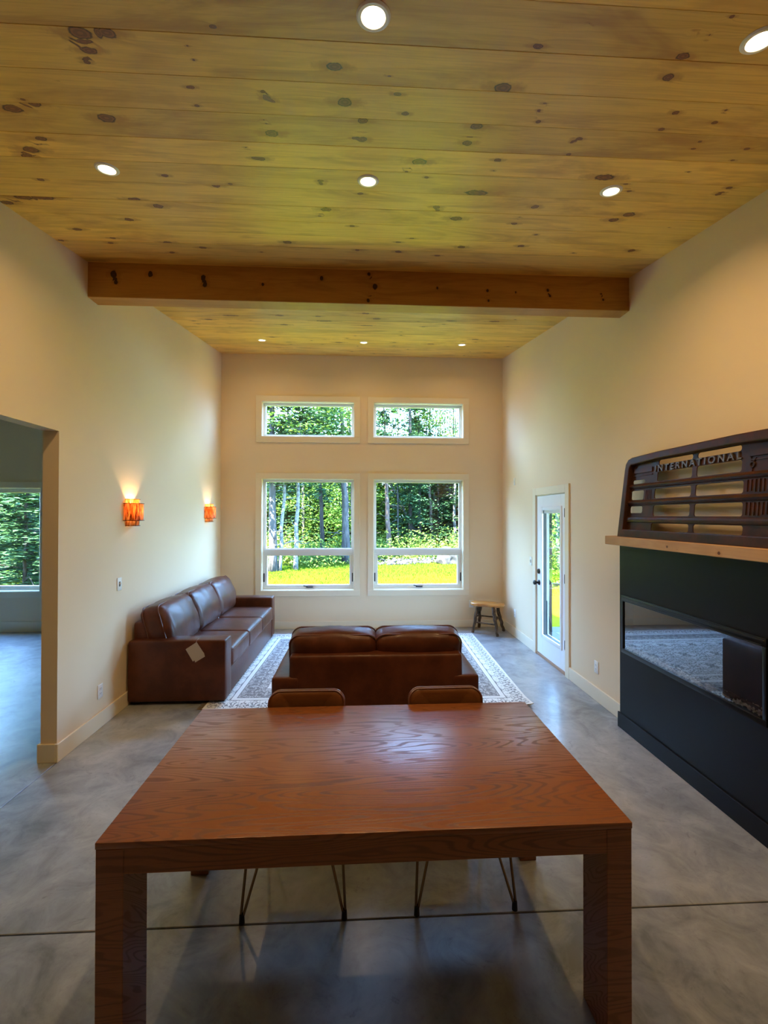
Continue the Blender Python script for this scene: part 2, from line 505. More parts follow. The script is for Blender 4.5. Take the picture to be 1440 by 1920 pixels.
def mat_rug(hw, hd):
    M_ = Mat('woven_rug', rough=0.95, spec=0.1, sheen=0.15)
    o = M_.sep(M_.coords())
    ax = M_.math('ABSOLUTE', o[0]); ay = M_.math('ABSOLUTE', o[1])
    dx = M_.math('SUBTRACT', hw, ax); dy = M_.math('SUBTRACT', hd, ay)
    d = M_.math('MINIMUM', dx, dy)
    swap = M_.math('GREATER_THAN', dx, dy)
    along = M_.math('ADD', M_.math('MULTIPLY', swap, o[0]), M_.math('MULTIPLY', M_.math('SUBTRACT', 1.0, swap), o[1]))
    def motif(period, scale, seed, thr):
        u = M_.math('PINGPONG', M_.math('ADD', along, 10.0), period)
        n_ = M_.noise(M_.comb(u, d, seed), scale, 2.0, 0.55, 0.9)
        return M_.smooth(M_.math('ABSOLUTE', M_.math('SUBTRACT', n_, 0.5)), thr, thr + 0.035)
    fx = M_.math('PINGPONG', M_.math('ADD', o[0], 10.0), 0.22); fy = M_.math('PINGPONG', M_.math('ADD', o[1], 10.0), 0.22)
    nf = M_.noise(M_.comb(fx, fy, 7.0), 20.0, 2.0, 0.55, 1.1)
    field = M_.smooth(M_.math('ABSOLUTE', M_.math('SUBTRACT', nf, 0.5)), 0.03, 0.07)
    cream, taupe, pale = (0.80, 0.78, 0.72), (0.15, 0.14, 0.13), (0.50, 0.46, 0.42)
    c_out = M_.mix(motif(0.10, 26.0, 1.0, 0.03), taupe, cream)
    c_mid = M_.mix(motif(0.14, 24.0, 3.0, 0.05), (0.17, 0.15, 0.14), pale)
    c_fld = M_.mix(field, (0.20, 0.19, 0.18), cream)
    col = M_.mix(M_.math('GREATER_THAN', d, 0.50), c_mid, c_fld)
    def band(a, b_, c_col, col):
        k = M_.math('MULTIPLY', M_.math('GREATER_THAN', d, a), M_.math('LESS_THAN', d, b_))
        return M_.mix(k, col, c_col)
    col = band(0.0, 0.20, c_out, col)
    col = band(0.0, 0.022, cream, col)
    col = band(0.20, 0.25, cream, col)
    col = band(0.195, 0.203, taupe, col)
    col = band(0.248, 0.256, taupe, col)
    col = band(0.49, 0.555, cream, col)
    col = band(0.553, 0.561, taupe, col)
    col = band(0.68, 0.71, cream, col)
    wv = M_.noise(M_.coords(), 160.0, 2)
    M_.set(color=M_.mix(M_.smooth(wv, 0.4, 0.7, 0, 0.25), col, (0.4, 0.38, 0.36)))
    M_.bump(wv, 0.5, 0.003)
    return M_.m

WALL = mat_paint('wall_paint', (0.78, 0.63, 0.43), 0.85, 0.08)
TRIM = mat_paint('trim_paint', (0.79, 0.69, 0.51), 0.45, 0.01)
WHITE = mat_paint('white_vinyl', (0.74, 0.72, 0.66), 0.35, 0.0)
DOORW = mat_paint('door_paint', (0.82, 0.83, 0.83), 0.4, 0.02)
PINE = mat_pine('knotty_pine', (0.86, 0.53, 0.115), (0.80, 0.47, 0.09), (0.47, 0.215, 0.040), (0.17, 0.055, 0.017))
BEAM = mat_pine('stained_beam', (0.56, 0.27, 0.06), (0.49, 0.22, 0.047), (0.35, 0.135, 0.027), (0.035, 0.012, 0.006), rough=0.5, coat=0.1)
MANT = mat_pine('raw_pine', (0.62, 0.37, 0.17), (0.55, 0.31, 0.13), (0.42, 0.21, 0.08), (0.09, 0.03, 0.012), rough=0.6, coat=0.0, axis='y')
OAK = mat_table()
CONC = mat_concrete()
JOINT = simple('joint_dark', (0.03, 0.028, 0.026), 0.9)
LEATH = mat_leather('brown_leather', (0.056, 0.015, 0.0065), (0.105, 0.030, 0.012))
LEATH2 = mat_leather('tan_leather', (0.115, 0.042, 0.012), (0.16, 0.06, 0.018), 0.42)
PIPING = simple('leather_piping', (0.11, 0.036, 0.018), 0.35)
BLACKP = Mat('black_paint', color=(0.0085, 0.0068, 0.0052), rough=0.42, spec=0.12).m
BLACKM = simple('black_metal', (0.012, 0.012, 0.012), 0.35, metal=0.6)
BLACKH = simple('black_hardware', (0.015, 0.014, 0.013), 0.4, metal=0.5)
BRONZE = simple('bronze_rod', (0.30, 0.19, 0.10), 0.25, metal=1.0)
RUBBER = simple('black_rubber', (0.01, 0.01, 0.01), 0.6)
GLASS = mat_glass('window_glass', (0.97, 0.985, 0.98))
DOORGLASS = mat_glass('door_glass', (0.95, 0.98, 0.97), gain=1.3)
FIREGLASS = mat_glass('fire_glass', (0.62, 0.62, 0.62), 1.6, 1.15)
RUST = mat_rust()
PLASTIC = simple('white_plastic', (0.80, 0.78, 0.73), 0.35)
SLOT = simple('slot_dark', (0.04, 0.04, 0.04), 0.6)
SHELL = mat_strip()
WIRE = simple('dark_wire', (0.05, 0.022, 0.01), 0.5, metal=0.4)
LENS = mat_emit('lamp_lens', (1.0, 0.72, 0.42), 14.0)
BULB = mat_emit('lamp_bulb', (1.0, 0.50, 0.17), 60.0)
LTRIM = simple('lamp_trim', (0.85, 0.82, 0.78), 0.35)
CARD = simple('card_stock', (0.42, 0.37, 0.33), 0.7)
STOOLW = mat_pine('honey_wood', (0.60, 0.27, 0.06), (0.52, 0.22, 0.045), (0.38, 0.14, 0.028), (0.1, 0.03, 0.01), rough=0.3, coat=0.5)
STOOLB = mat_bark('stool_bark', (0.03, 0.02, 0.013), (0.085, 0.055, 0.035), (0.16, 0.11, 0.07), (40, 40, 12))

# ------------------------------------------------------------------ room shell
def wall_cells(bm, axis, p0, p1, u0, u1, z0, z1, holes):
    """solid wall slab with rectangular holes; axis 'x': slab normal to x between p0,p1, u runs along y"""
    us = sorted({u0, u1, *[h[0] for h in holes], *[h[1] for h in holes]})
    us = [u for u in us if u0 <= u <= u1]
    for a, b in zip(us, us[1:]):
        mid = (a + b) / 2
        hs = sorted([(h[2], h[3]) for h in holes if h[0] < mid < h[1]])
        z = z0
        spans = []
        for h0, h1 in hs:
            if h0 > z: spans.append((z, h0))
            z = h1
        if z < z1: spans.append((z, z1))
        for s0, s1 in spans:
            if axis == 'x': box(bm, p0, a, s0, p1, b, s1)
            else: box(bm, a, p0, s0, b, p1, s1)

OPEN_Y = (1.25, 3.412)
OPEN_Z = 2.422
XLO = XL - 0.115
DOOR = (4.935, 5.80, 2.075)
WINS = [  # hole x0,x1,z0,z1
    (-1.580, -0.1075, 0.605, 2.390), (0.195, 1.660, 0.605, 2.390),
    (-1.580, -0.1075, 3.056, 3.622), (0.195, 1.660, 3.056, 3.622), (-6.35, -4.955, 0.620, 2.225)]
WT = 0.16
SX0, SY0, SZ1 = -7.3, 0.3, 3.35
YB = -6.0

def struct(name, bm, mat, label, cat, parent=None, **kw):
    o = finish(name, bm, mat, parent, smooth=False, **kw)
    if parent is None: tag(o, label, cat, kind='structure')
    return o

bm = B(); wall_cells(bm, 'y', YF, YF + WT, SX0 - 0.15, XR + 0.15, -0.05, 5.2, WINS)
wall_far = struct('wall_far', bm, WALL, 'greige far wall with two stacked pairs of white windows', 'wall')
bm = B(); wall_cells(bm, 'x', XLO, XL, YB, YF, 0, 5.0, [(OPEN_Y[0], OPEN_Y[1], -0.1, OPEN_Z)])
wall_left = struct('wall_left', bm, WALL, 'greige wall carrying the two lit sconces above the sofa', 'wall')
bm = B(); wall_cells(bm, 'x', XR, XR + WT, YB, YF + WT, -0.05, 5.2, [(DOOR[0], DOOR[1], -0.1, DOOR[2])])
struct('wall_right', bm, WALL, 'greige wall with the glass door and the black fireplace', 'wall')
bm = B(); box(bm, SX0 - 0.15, YB - 0.15, -0.05, XR + 0.15, YB, 5.0)
struct('wall_back', bm, WALL, 'plain greige wall behind the dining table', 'wall')
bm = B(); box(bm, SX0 - 0.15, SY0 - 0.12, 0, XLO, SY0, SZ1 + 0.1)
struct('wall_side_room_back', bm, WALL, 'near wall of the dim room beyond the opening', 'wall')
bm = B(); box(bm, SX0 - 0.15, SY0, -0.05, SX0, YF, SZ1 + 0.1)
struct('wall_side_room_left', bm, WALL, 'outer wall of the dim room beyond the opening', 'wall')
bm = B(); box(bm, SX0, SY0, SZ1, XLO, YF, SZ1 + 0.12)
struct('ceiling_side_room', bm, WALL, 'flat painted ceiling of the dim room beyond the opening', 'ceiling')

# floor: poured slabs with sawn joints
floor = thing('floor', 'polished grey concrete floor with dark sawn joints', 'floor', kind='structure')
bm = B(); box(bm, SX0, YB, -0.2, XR + 0.1, YF + 0.05, -0.012)
finish('floor_bed', bm, JOINT, floor, smooth=False)
JX, JY, JW = -2.212, 2.022, 0.0035
for (x0, y0, x1, y1) in ((JX + JW, JY + JW, XR + 0.1, YF + 0.05), (JX + JW, YB, XR + 0.1, JY - JW), (SX0, JY + JW, JX - JW, YF + 0.05), (SX0, YB, JX - JW, JY - JW)):
    bm = B(); box(bm, x0, y0, -0.1, x1, y1, 0.0, 0.0025, 1)
    finish('slab', bm, CONC, floor)

# ceiling: pine planks across the room
def unproject_ceiling(u, v):
    d = fwd + rt * ((u - 720) / FPX) - up * ((v - 960) / FPX)
    t = (ZA - CAM_H) / (d.z - ZB * d.y)
    return Vector((0, 0, CAM_H)) + d * t, t

KNOTS_A = "450,185,120 600,185,100 405,230,30 500,285,80 490,350,36 1197,150,40 1055,260,25 1090,335,22 1070,490,42 1108,595,28 70,612,105 195,585,68 130,560,26 600,665,95 230,780,58 175,843,85 155,880,58 228,1010,35 927,988,38 1215,1045,48 1295,1035,24 755,1123,66 890,1160,52 725,1235,48 435,1290,48 635,1340,33 622,1367,32 945,1367,48 1140,1393,40 968,1420,28 343,1352,30 245,1110,110 130,1110,90 40,1140,66 1380,828,20 1435,890,40 320,455,13 1060,1030,12"
KNOTS_B = "440,375,85 750,428,22 40,515,30 62,555,42 100,570,26 500,575,80 795,530,42 840,640,40 600,680,58 42,675,18 90,752,68 555,778,32 600,785,48 25,893,52 1240,712,66 1188,805,52 918,910,80 1360,900,38 1335,963,18 960,998,26 848,966,20 365,1018,32 368,1038,18 588,1090,33 1240,1085,120 395,1178,55 357,1215,20 540,1272,30 1015,1165,36 1020,1183,26 1125,1230,62 177,1363,44 800,1362,28 875,1343,26 1155,1390,40 570,1407,24 800,1417,33 1020,1438,28 30,1418,18 1390,495,95"
KNOTS_C = "433,128,22 440,150,20 145,262,54 1237,94,33 1075,120,16 1018,183,18 980,222,18 1112,198,24 962,318,66 880,435,60 835,462,18 185,583,24 152,620,23 148,685,28 922,634,38 1203,620,20 842,727,36 1140,690,36 377,782,38 335,802,20 318,870,26 1060,795,24 1035,790,13 1018,838,27 1322,838,33 1240,903,24 992,967,18 520,998,105 640,1035,28 660,1075,26 1222,1057,36 1160,1093,33 130,1164,40 45,1222,13 12,1258,33 658,1208,62 570,1238,52 883,1280,14 135,1320,20 52,1384,34 672,1410,36 345,1424,16"
KNOTS_D = "275,57,52 200,70,24 440,57,28 455,88,24 150,75,14 165,85,14 590,75,48 570,60,18 730,50,24 768,68,28 733,92,44 925,95,12 1020,75,36 1165,77,32 850,112,9 850,124,9 826,148,12 826,160,11 640,148,22 950,153,24 1100,138,22 415,130,18 1140,182,26 470,148,18 1210,162,12"
knots = []
for txt, u0, v0, k in ((KNOTS_A, 0, 0, 3), (KNOTS_B, 480, 0, 3), (KNOTS_C, 960, 0, 3), (KNOTS_D, 280, 560, 1.8)):
    for t in txt.split():
        a, b, s_ = map(float, t.split(','))
        p, dep = unproject_ceiling(u0 + a / k, v0 + b / k)
        rx = max(0.5 * s_ / k * dep / FPX, 0.006)
        knots.append((p.x, p.y, rx, min(rx * RS.uniform(0.55, 0.85), 0.026)))
for i in range(60):
    knots.append((RS.uniform(XL, XR), RS.choice((RS.uniform(YB, 1.3), RS.uniform(4.0, 7.2))), RS.uniform(0.008, 0.022), RS.uniform(0.006, 0.014)))
KA = np.array(knots)

def knot_attr(me, xy, ka):
    """per-vertex offset from the nearest knot, in knot radii"""
    if len(ka) == 0:
        d = np.full((len(xy), 3), 9.0)
    else:
        dx = (xy[:, None, 0] - ka[None, :, 0]) / ka[None, :, 2]
        dy = (xy[:, None, 1] - ka[None, :, 1]) / ka[None, :, 3]
        j = np.argmin(np.hypot(dx, dy), axis=1)
        i = np.arange(len(xy))
        r_ = np.hypot(dx[i, j], dy[i, j]); d = np.stack([dx[i, j], dy[i, j], np.maximum(0, r_ - 2.2) * 2.0], 1)
    at = me.attributes.new('kn', 'FLOAT_VECTOR', 'POINT')
    at.data.foreach_set('vector', d.astype(np.float32).ravel())

def plank_mesh(name, x0, x1, y0, y1, th, nx, ny, lip=0.0011):
    """visible face down at z=0, chamfered long edges, thickness th upwards; local coords"""
    ys = [y0, y0 + lip] + [y0 + lip + (y1 - y0 - 2 * lip) * j / ny for j in range(1, ny)] + [y1 - lip, y1]
    zs = [lip] + [0.0] * (len(ys) - 2) + [lip]
    xs = [x0 + (x1 - x0) * i / nx for i in range(nx + 1)]
    V, F = [], []
    for j, y in enumerate(ys):
        for x in xs: V.append((x, y, zs[j]))
    w_ = nx + 1
    for j in range(len(ys) - 1):
        for i in range(nx): F.append((j * w_ + i, (j + 1) * w_ + i, (j + 1) * w_ + i + 1, j * w_ + i + 1))
    b = len(V)
    V += [(x0, y0, lip), (x1, y0, lip), (x1, y1, lip), (x0, y1, lip), (x0, y0, th), (x1, y0, th), (x1, y1, th), (x0, y1, th)]
    F += [(b + 4, b + 5, b + 6, b + 7), (b, b + 1, b + 5, b + 4), (b + 1, b + 2, b + 6, b + 5), (b + 2, b + 3, b + 7, b + 6), (b + 3, b, b + 4, b + 7)]
    me = bpy.data.meshes.new(name)
    me.from_pydata(V, [], F)
    me.shade_smooth(); me.set_sharp_from_angle(angle=R(20))
    return me, np.array(V)[:, :2]

ceiling = thing('ceiling', 'sloping ceiling of varnished knotty pine planks', 'ceiling', kind='structure')
SLOPE = math.atan(ZB)
PW, BEAM_Y0, BEAM_Y1 = 0.19, 3.745, 3.887
y = 1.835 - 0.19 * 41
k = 0
while y < YF:
    y1 = min(y + PW, YF + 0.02)
    if y1 - y > 0.02:
        vis = y1 > 1.2
        L = (y1 - y) / math.cos(SLOPE)
        me, xy = plank_mesh('ceiling_plank', XL - 0.01, XR + 0.01, 0.0005, L - 0.0005, 0.02, 170 if vis else 40, 8 if vis else 3)
        ka = KA.copy()
        ka[:, 1] = (ka[:, 1] - y) / math.cos(SLOPE)
        ka = ka[(ka[:, 1] > 0.0) & (ka[:, 1] < L)]
        knot_attr(me, xy, ka)
        o = link_mesh('plank', me, PINE, ceiling, (0, y, ZA + ZB * y + (0.0006 if k % 3 == 0 else 0.0)))
        o.rotation_euler = (SLOPE, 0, 0)
        k += 1
    y = y1
bm = B()
prism(bm, [(YB - 0.1, ZA + ZB * (YB - 0.1) + 0.02), (YF + 0.15, ZA + ZB * (YF + 0.15) + 0.02), (YF + 0.15, ZA + ZB * (YF + 0.15) + 0.2), (YB - 0.1, ZA + ZB * (YB - 0.1) + 0.2)], 'x', XLO - 0.05, XR + 0.15)
finish('roof_deck', bm, JOINT, ceiling, smooth=False)

# beam
def beam_mesh(x0, x1, y0, y1, z0, z1, ka):
    me, xy = plank_mesh('beam', x0, x1, z0, z1, y1 - y0, 180, 12, 0.004)
    knot_attr(me, xy, ka)
    return me
bk = []
for (u, v, s_) in ((213, 514, 13), (217, 529, 8), (282, 514, 10), (381, 521, 10), (384, 534, 9), (493, 533, 6), (603, 522, 8), (692, 514, 7), (703, 537, 11), (690, 563, 7), (820, 540, 5), (914, 545, 6), (916, 564, 5), (967, 548, 4), (1027, 544, 6), (1031, 555, 5), (1127, 551, 4), (1131, 562, 5)):
    d = fwd + rt * ((u - 720) / FPX) - up * ((v - 960) / FPX)
    p = Vector((0, 0, CAM_H)) + d * (BEAM_Y0 / d.y)
    rr = 0.5 * s_ * BEAM_Y0 / FPX
    bk.append((p.x, p.z, rr * 0.8, rr))
BZ0 = 3.574
me = beam_mesh(XL - 0.02, XR + 0.02, BEAM_Y0, BEAM_Y1, BZ0, ZA + ZB * BEAM_Y0 + 0.05, np.array(bk))
beam = link_mesh('ceiling_beam', me, BEAM)
beam.rotation_euler = (R(90), 0, 0)   # mesh (x, y, z) -> (x, -z, y)
beam.scale = (1, 1, -1)
beam.location = (0, BEAM_Y0, 0)
tag(beam, 'reddish stained timber beam running across under the plank ceiling', 'beam', kind='structure')

# ------------------------------------------------------------------ windows
def casing(bm, x0, x1, z0, z1, wd, y, th=0.018):
    """flat picture-frame boards on the wall face at y (towards -y)"""
    a = y - th
    box(bm, x0 - wd, a, z1, x1 + wd, y, z1 + wd, 0.002, 1)
    box(bm, x0 - wd, a, z0 - wd, x1 + wd, y, z0, 0.002, 1)
    box(bm, x0 - wd, a, z0, x0, y, z1, 0.002, 1)
    box(bm, x1, a, z0, x1 + wd, y, z1, 0.002, 1)

def ring_box(bm, x0, x1, z0, z1, wd, y0, y1, bev=0.003, bot=None):
    bot = wd if bot is None else bot
    box(bm, x0, y0, z1 - wd, x1, y1, z1, bev, 1)
    box(bm, x0, y0, z0, x1, y1, z0 + bot, bev, 1)
    box(bm, x0, y0, z0 + bot, x0 + wd, y1, z1 - wd, bev, 1)
    box(bm, x1 - wd, y0, z0 + bot, x1, y1, z1 - wd, bev, 1)

def make_window(i, hole, kind, label):
    x0, x1, z0, z1 = hole
    t = thing('window_%d' % i, label, 'window', kind='structure')
    bm = B(); casing(bm, x0 + 0.004, x1 - 0.004, z0 + 0.004, z1 - 0.004, 0.094, YF)
    finish('window_casing', bm, TRIM, t)
    bm = B(); ring_box(bm, x0, x1, z0, z1, 0.012, YF, YF + 0.075)
    finish('window_jamb', bm, TRIM, t)
    bm = B(); ring_box(bm, x0 + 0.004, x1 - 0.004, z0 + 0.004, z1 - 0.004, 0.034, YF + 0.072, YF + 0.15)
    if kind == 'stacked': box(bm, x0 + 0.03, YF + 0.072, 1.195, x1 - 0.03, YF + 0.15, 1.255, 0.003, 1)
    finish('window_frame', bm, WHITE, t)
    yg = YF + 0.115
    def pane(px0, px1, pz0, pz1):
        b = B(); box(b, px0, yg, pz0, px1, yg + 0.006, pz1)
        finish('pane', b, GLASS, t, smooth=False)
    if kind == 'stacked':
        bm = B(); ring_box(bm, x0 + 0.036, x1 - 0.036, 1.253, z1 - 0.036, 0.016, YF + 0.085, YF + 0.14)
        finish('upper_sash', bm, WHITE, t)
        pane(x0 + 0.048, x1 - 0.048, 1.264, z1 - 0.048)
        bm = B(); ring_box(bm, x0 + 0.036, x1 - 0.036, z0 + 0.036, 1.197, 0.042, YF + 0.078, YF + 0.14, 0.004)
        finish('lower_sash', bm, WHITE, t)
        pane(x0 + 0.072, x1 - 0.072, z0 + 0.072, 1.160)
        cx = (x0 + x1) / 2
        bm = B()
        box(bm, cx - 0.035, YF + 0.052, z0 + 0.036, cx + 0.075, YF + 0.079, z0 + 0.056, 0.006, 2)
        tube(bm, [(cx + 0.0, YF + 0.055, z0 + 0.05), (cx - 0.03, YF + 0.035, z0 + 0.062), (cx - 0.075, YF + 0.03, z0 + 0.074)], [0.008, 0.006, 0.008], 8)
        finish('crank_handle', bm, BLACKH, t)
        for px in (x0 + 0.030, x1 - 0.030):
            bm = B()
            box(bm, px - 0.008, YF + 0.058, 0.735, px + 0.008, YF + 0.079, 0.875, 0.004, 2)
            finish('sash_lock', bm, BLACKH, t)
    elif kind == 'fixed':
        bm = B(); ring_box(bm, x0 + 0.036, x1 - 0.036, z0 + 0.036, z1 - 0.036, 0.014, YF + 0.09, YF + 0.14)
        finish('fixed_sash', bm, WHITE, t)
        pane(x0 + 0.046, x1 - 0.046, z0 + 0.046, z1 - 0.046)
    else:
        bm = B(); ring_box(bm, x0 + 0.036, x1 - 0.036, z0 + 0.036, z1 - 0.036, 0.040, YF + 0.08, YF + 0.14, 0.004)
        finish('casement_sash', bm, WHITE, t)
        pane(x0 + 0.07, x1 - 0.07, z0 + 0.07, z1 - 0.07)
        bm = B(); tube(bm, [(x1 - 0.05, YF + 0.06, 1.10), (x1 - 0.055, YF + 0.045, 1.125), (x1 - 0.085, YF + 0.04, 1.10)], 0.007, 8)
        finish('sash_lock', bm, BLACKH, t)
        bm = B(); box(bm, -5.75, YF + 0.06, z0 + 0.036, -5.62, YF + 0.081, z0 + 0.056, 0.005, 2)
        finish('crank_handle', bm, BLACKH, t)
    return t
make_window(1, WINS[0], 'stacked', 'tall lower window behind the sofa arm, fixed pane over an awning sash')
make_window(2, WINS[1], 'stacked', 'tall lower window nearer the wooden stool, with the boulder in view')
make_window(3, WINS[2], 'fixed', 'short transom window directly above the tall window behind the sofa')
make_window(4, WINS[3], 'fixed', 'short transom window directly above the tall window nearer the stool')
make_window(5, WINS[4], 'casement', 'dim bluish casement window in the room beyond the opening')

# light from the sky enters through the windows: sampling portals
def portal(x, y, z, sx, sz, rot):
    l = bpy.data.lights.new('window_portal', 'AREA')
    l.shape = 'RECTANGLE'; l.size = sx; l.size_y = sz
    l.cycles.is_portal = True
    o = bpy.data.objects.new('window_portal', l)
    C.objects.link(o)
    o.location = (x, y, z); o.rotation_euler = rot
for x0, x1, z0, z1 in WINS:
    portal((x0 + x1) / 2, YF + 0.17, (z0 + z1) / 2, x1 - x0, z1 - z0, (R(-90), 0, 0))
portal(XR + 0.18, (DOOR[0] + DOOR[1]) / 2, 1.05, 0.9, 2.0, (0, R(90), 0))

# ------------------------------------------------------------------ door in the right-hand wall
door = thing('door_1', 'white full-lite glass door with black hinges and knob', 'door', kind='structure')
y0, y1, dz = DOOR
bm = B()
cw, th = 0.088, 0.018
box(bm, XR - th, y0 - cw, 0, XR, y0 + 0.004, dz + cw, 0.002, 1)
box(bm, XR - th, y1 - 0.004, 0, XR, y1 + cw, dz + cw, 0.002, 1)
box(bm, XR - th, y0 + 0.004, dz - 0.004, XR, y1 - 0.004, dz + cw, 0.002, 1)
finish('door_casing', bm, TRIM, door)
bm = B()
box(bm, XR, y0, 0, XR + 0.05, y0 + 0.012, dz); box(bm, XR, y1 - 0.012, 0, XR + 0.05, y1, dz); box(bm, XR, y0 + 0.012, dz - 0.012, XR + 0.05, y1 - 0.012, dz)
finish('door_jamb', bm, TRIM, door)
bm = B()
box(bm, XR + 0.05, y0, 0, XR + WT + 0.01, y0 + 0.018, dz); box(bm, XR + 0.05, y1 - 0.022, 0, XR + WT + 0.04, y1, dz); box(bm, XR + 0.05, y0 + 0.018, dz - 0.018, XR + WT + 0.01, y1 - 0.022, dz)
finish('exterior_jamb', bm, simple('jamb_painted_shade', (0.012, 0.013, 0.012), 0.6, spec=0.1), door)  # outer jamb coloured near-black, shade put into the colour
bm = B(); box(bm, XR - 0.004, y0 + 0.012, -0.01, XR + 0.16, y1 - 0.012, 0.026, 0.003, 1)
finish('threshold', bm, simple('oak_sill', (0.36, 0.2, 0.11), 0.5), door)
SL0, SL1, SZ0_, SZ1_ = y0 + 0.016, y1 - 0.016, 0.036, dz - 0.016
LY0, LY1, LZ0, LZ1 = 5.085, 5.615, 0.29, 1.885
bm = B()
box(bm, XR + 0.004, SL0, SZ0_, XR + 0.048, LY0, SZ1_, 0.002, 1); box(bm, XR + 0.004, LY1, SZ0_, XR + 0.048, SL1, SZ1_, 0.002, 1)
box(bm, XR + 0.004, LY0, SZ0_, XR + 0.048, LY1, LZ0); box(bm, XR + 0.004, LY0, LZ1, XR + 0.048, LY1, SZ1_)
finish('door_slab', bm, DOORW, door)
bm = B()
for (a0, a1, b0, b1) in ((LY0 - 0.035, LY0 + 0.012, LZ0 - 0.035, LZ1 + 0.035), (LY1 - 0.012, LY1 + 0.035, LZ0 - 0.035, LZ1 + 0.035), (LY0 + 0.012, LY1 - 0.012, LZ0 - 0.035, LZ0 + 0.012), (LY0 + 0.012, LY1 - 0.012, LZ1 - 0.012, LZ1 + 0.035)):
    box(bm, XR - 0.008, a0, b0, XR + 0.012, a1, b1, 0.006, 2)
finish('lite_frame', bm, DOORW, door)
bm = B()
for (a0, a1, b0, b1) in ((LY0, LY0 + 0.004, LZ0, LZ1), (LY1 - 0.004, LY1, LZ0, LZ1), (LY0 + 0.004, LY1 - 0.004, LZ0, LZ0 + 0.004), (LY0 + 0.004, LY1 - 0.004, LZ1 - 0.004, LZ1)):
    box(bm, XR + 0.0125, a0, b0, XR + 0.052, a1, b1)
finish('lite_shade_lining', bm, simple('lining_shade', (0.035, 0.034, 0.032), 0.7), door, smooth=False)  # added dark lining paints shade over the sky-lit cutout edge
bm = B(); box(bm, XR + 0.040, LY0 + 0.0, LZ0 + 0.0, XR + 0.046, LY1 - 0.0, LZ1 - 0.0)
finish('pane', bm, DOORGLASS, door, smooth=False)
bm = B(); box(bm, XR + 0.020, LY0 + 0.012, LZ1 - 0.05, XR + 0.036, LY1 - 0.012, LZ1 - 0.012, 0.002, 1)
finish('blind_headrail', bm, WHITE, door)
bm = B(); tube(bm, [(XR + 0.026, 5.53, LZ1 - 0.05), (XR + 0.026, 5.53, LZ0 + 0.45)], 0.003, 6)
finish('blind_cord', bm, WHITE, door)
for z in (1.84, 1.09, 0.344):
    bm = B()
    box(bm, XR - 0.006, y0 + 0.010, z - 0.05, XR + 0.006, y0 + 0.046, z + 0.05, 0.002, 1)
    tube(bm, [(XR - 0.008, y0 + 0.018, z - 0.052), (XR - 0.008, y0 + 0.018, z + 0.052)], 0.007, 10)
    finish('hinge', bm, BLACKH, door)
to_x = Matrix.Rotation(R(-90), 4, 'Y')
def door_round(name, y, z, prof):
    b = B(); lathe(b, prof, 24, Matrix.Translation((XR + 0.004, y, z)) @ to_x)
    finish(name, b, BLACKH, door)
door_round('deadbolt', 5.718, 1.085, [(0, 0), (0.032, 0), (0.033, 0.004), (0.028, 0.018), (0.012, 0.022), (0, 0.022)])
door_round('door_knob', 5.718, 0.94, [(0, 0), (0.034, 0), (0.035, 0.005), (0.025, 0.014), (0.013, 0.02), (0.013, 0.035), (0.022, 0.042), (0.030, 0.055), (0.029, 0.068), (0.018, 0.077), (0, 0.079)])

# ------------------------------------------------------------------ baseboards
BBH, BBT = 0.135, 0.016
def base(name, label, boxes):
    b = B()
    for q in boxes: box(b, *q, 0.003, 1)
    o = finish(name, b, TRIM)
    tag(o, label, 'baseboard', kind='structure')
base('baseboard_left', 'cream baseboard under the sconce wall, wrapping the opening corner', [
    (XL, OPEN_Y[1] - BBT, 0, XL + BBT, YF - BBT, BBH), (XLO - BBT, OPEN_Y[1] - BBT, 0, XL, OPEN_Y[1], BBH), (XLO - BBT, OPEN_Y[1], 0, XLO, YF - BBT, BBH)])
base('baseboard_far', 'cream baseboard under the big windows', [(XL, YF - BBT, 0, XR, YF, BBH - 0.02)])
base('baseboard_right', 'cream baseboard between the door and the black fireplace', [(XR - BBT, 3.75, 0, XR, y0 - cw, BBH)])
base('baseboard_corner', 'cream baseboard beside the wooden stool, up to the door casing', [(XR - BBT, y1 + cw, 0, XR, YF - BBT, BBH)])
base('baseboard_side_room', 'baseboard under the dim window beyond the opening', [(SX0, YF - BBT, 0, XLO, YF, 0.16)])

# ------------------------------------------------------------------ recessed lights
def downlight(x, y, label):
    z = ZA + ZB * y
    t = thing('recessed_light', label, 'light', (x, y, z), 0, 'recessed lights in the plank ceiling')
    t.rotation_euler = (SLOPE, 0, 0)
    b = B(); lathe(b, [(0.040, -0.001), (0.043, -0.006), (0.054, -0.006), (0.060, -0.001), (0.060, 0.001), (0.040, 0.001)], 36, None, False)
    finish('trim_ring', b, LTRIM, t)
    b = B(); lathe(b, [(0.0, -0.003), (0.041, -0.0025)], 32, None, False)
    finish('lens', b, LENS, t)
    l = bpy.data.lights.new('recessed_lamp', 'AREA')
    l.shape = 'DISK'; l.size = 0.078; l.energy = LAMP_W if y < 5 else FAR_LAMP_W; l.color = (1.0, 0.645, 0.31); l.spread = R(150)
    o = bpy.data.objects.new('recessed_lamp', l)
    C.objects.link(o); o.parent = t; o.location = (0, 0, -0.006)
    return t
downlight(0.039, 1.540, 'largest-looking recessed light, straight above the dining table')
downlight(1.443, 1.545, 'recessed light of the first row, high above the fireplace side')
downlight(-1.372, 2.480, 'recessed light before the beam, on the opening side')
downlight(0.035, 2.494, 'recessed light before the beam, middle of its row')
downlight(1.433, 2.498, 'recessed light before the beam, on the fireplace side')
downlight(-1.376, 6.28, 'small far recessed light beyond the beam, above the sofa')
downlight(0.033, 6.29, 'small far recessed light beyond the beam, middle of its row')
downlight(1.428, 6.30, 'small far recessed light beyond the beam, on the door side')

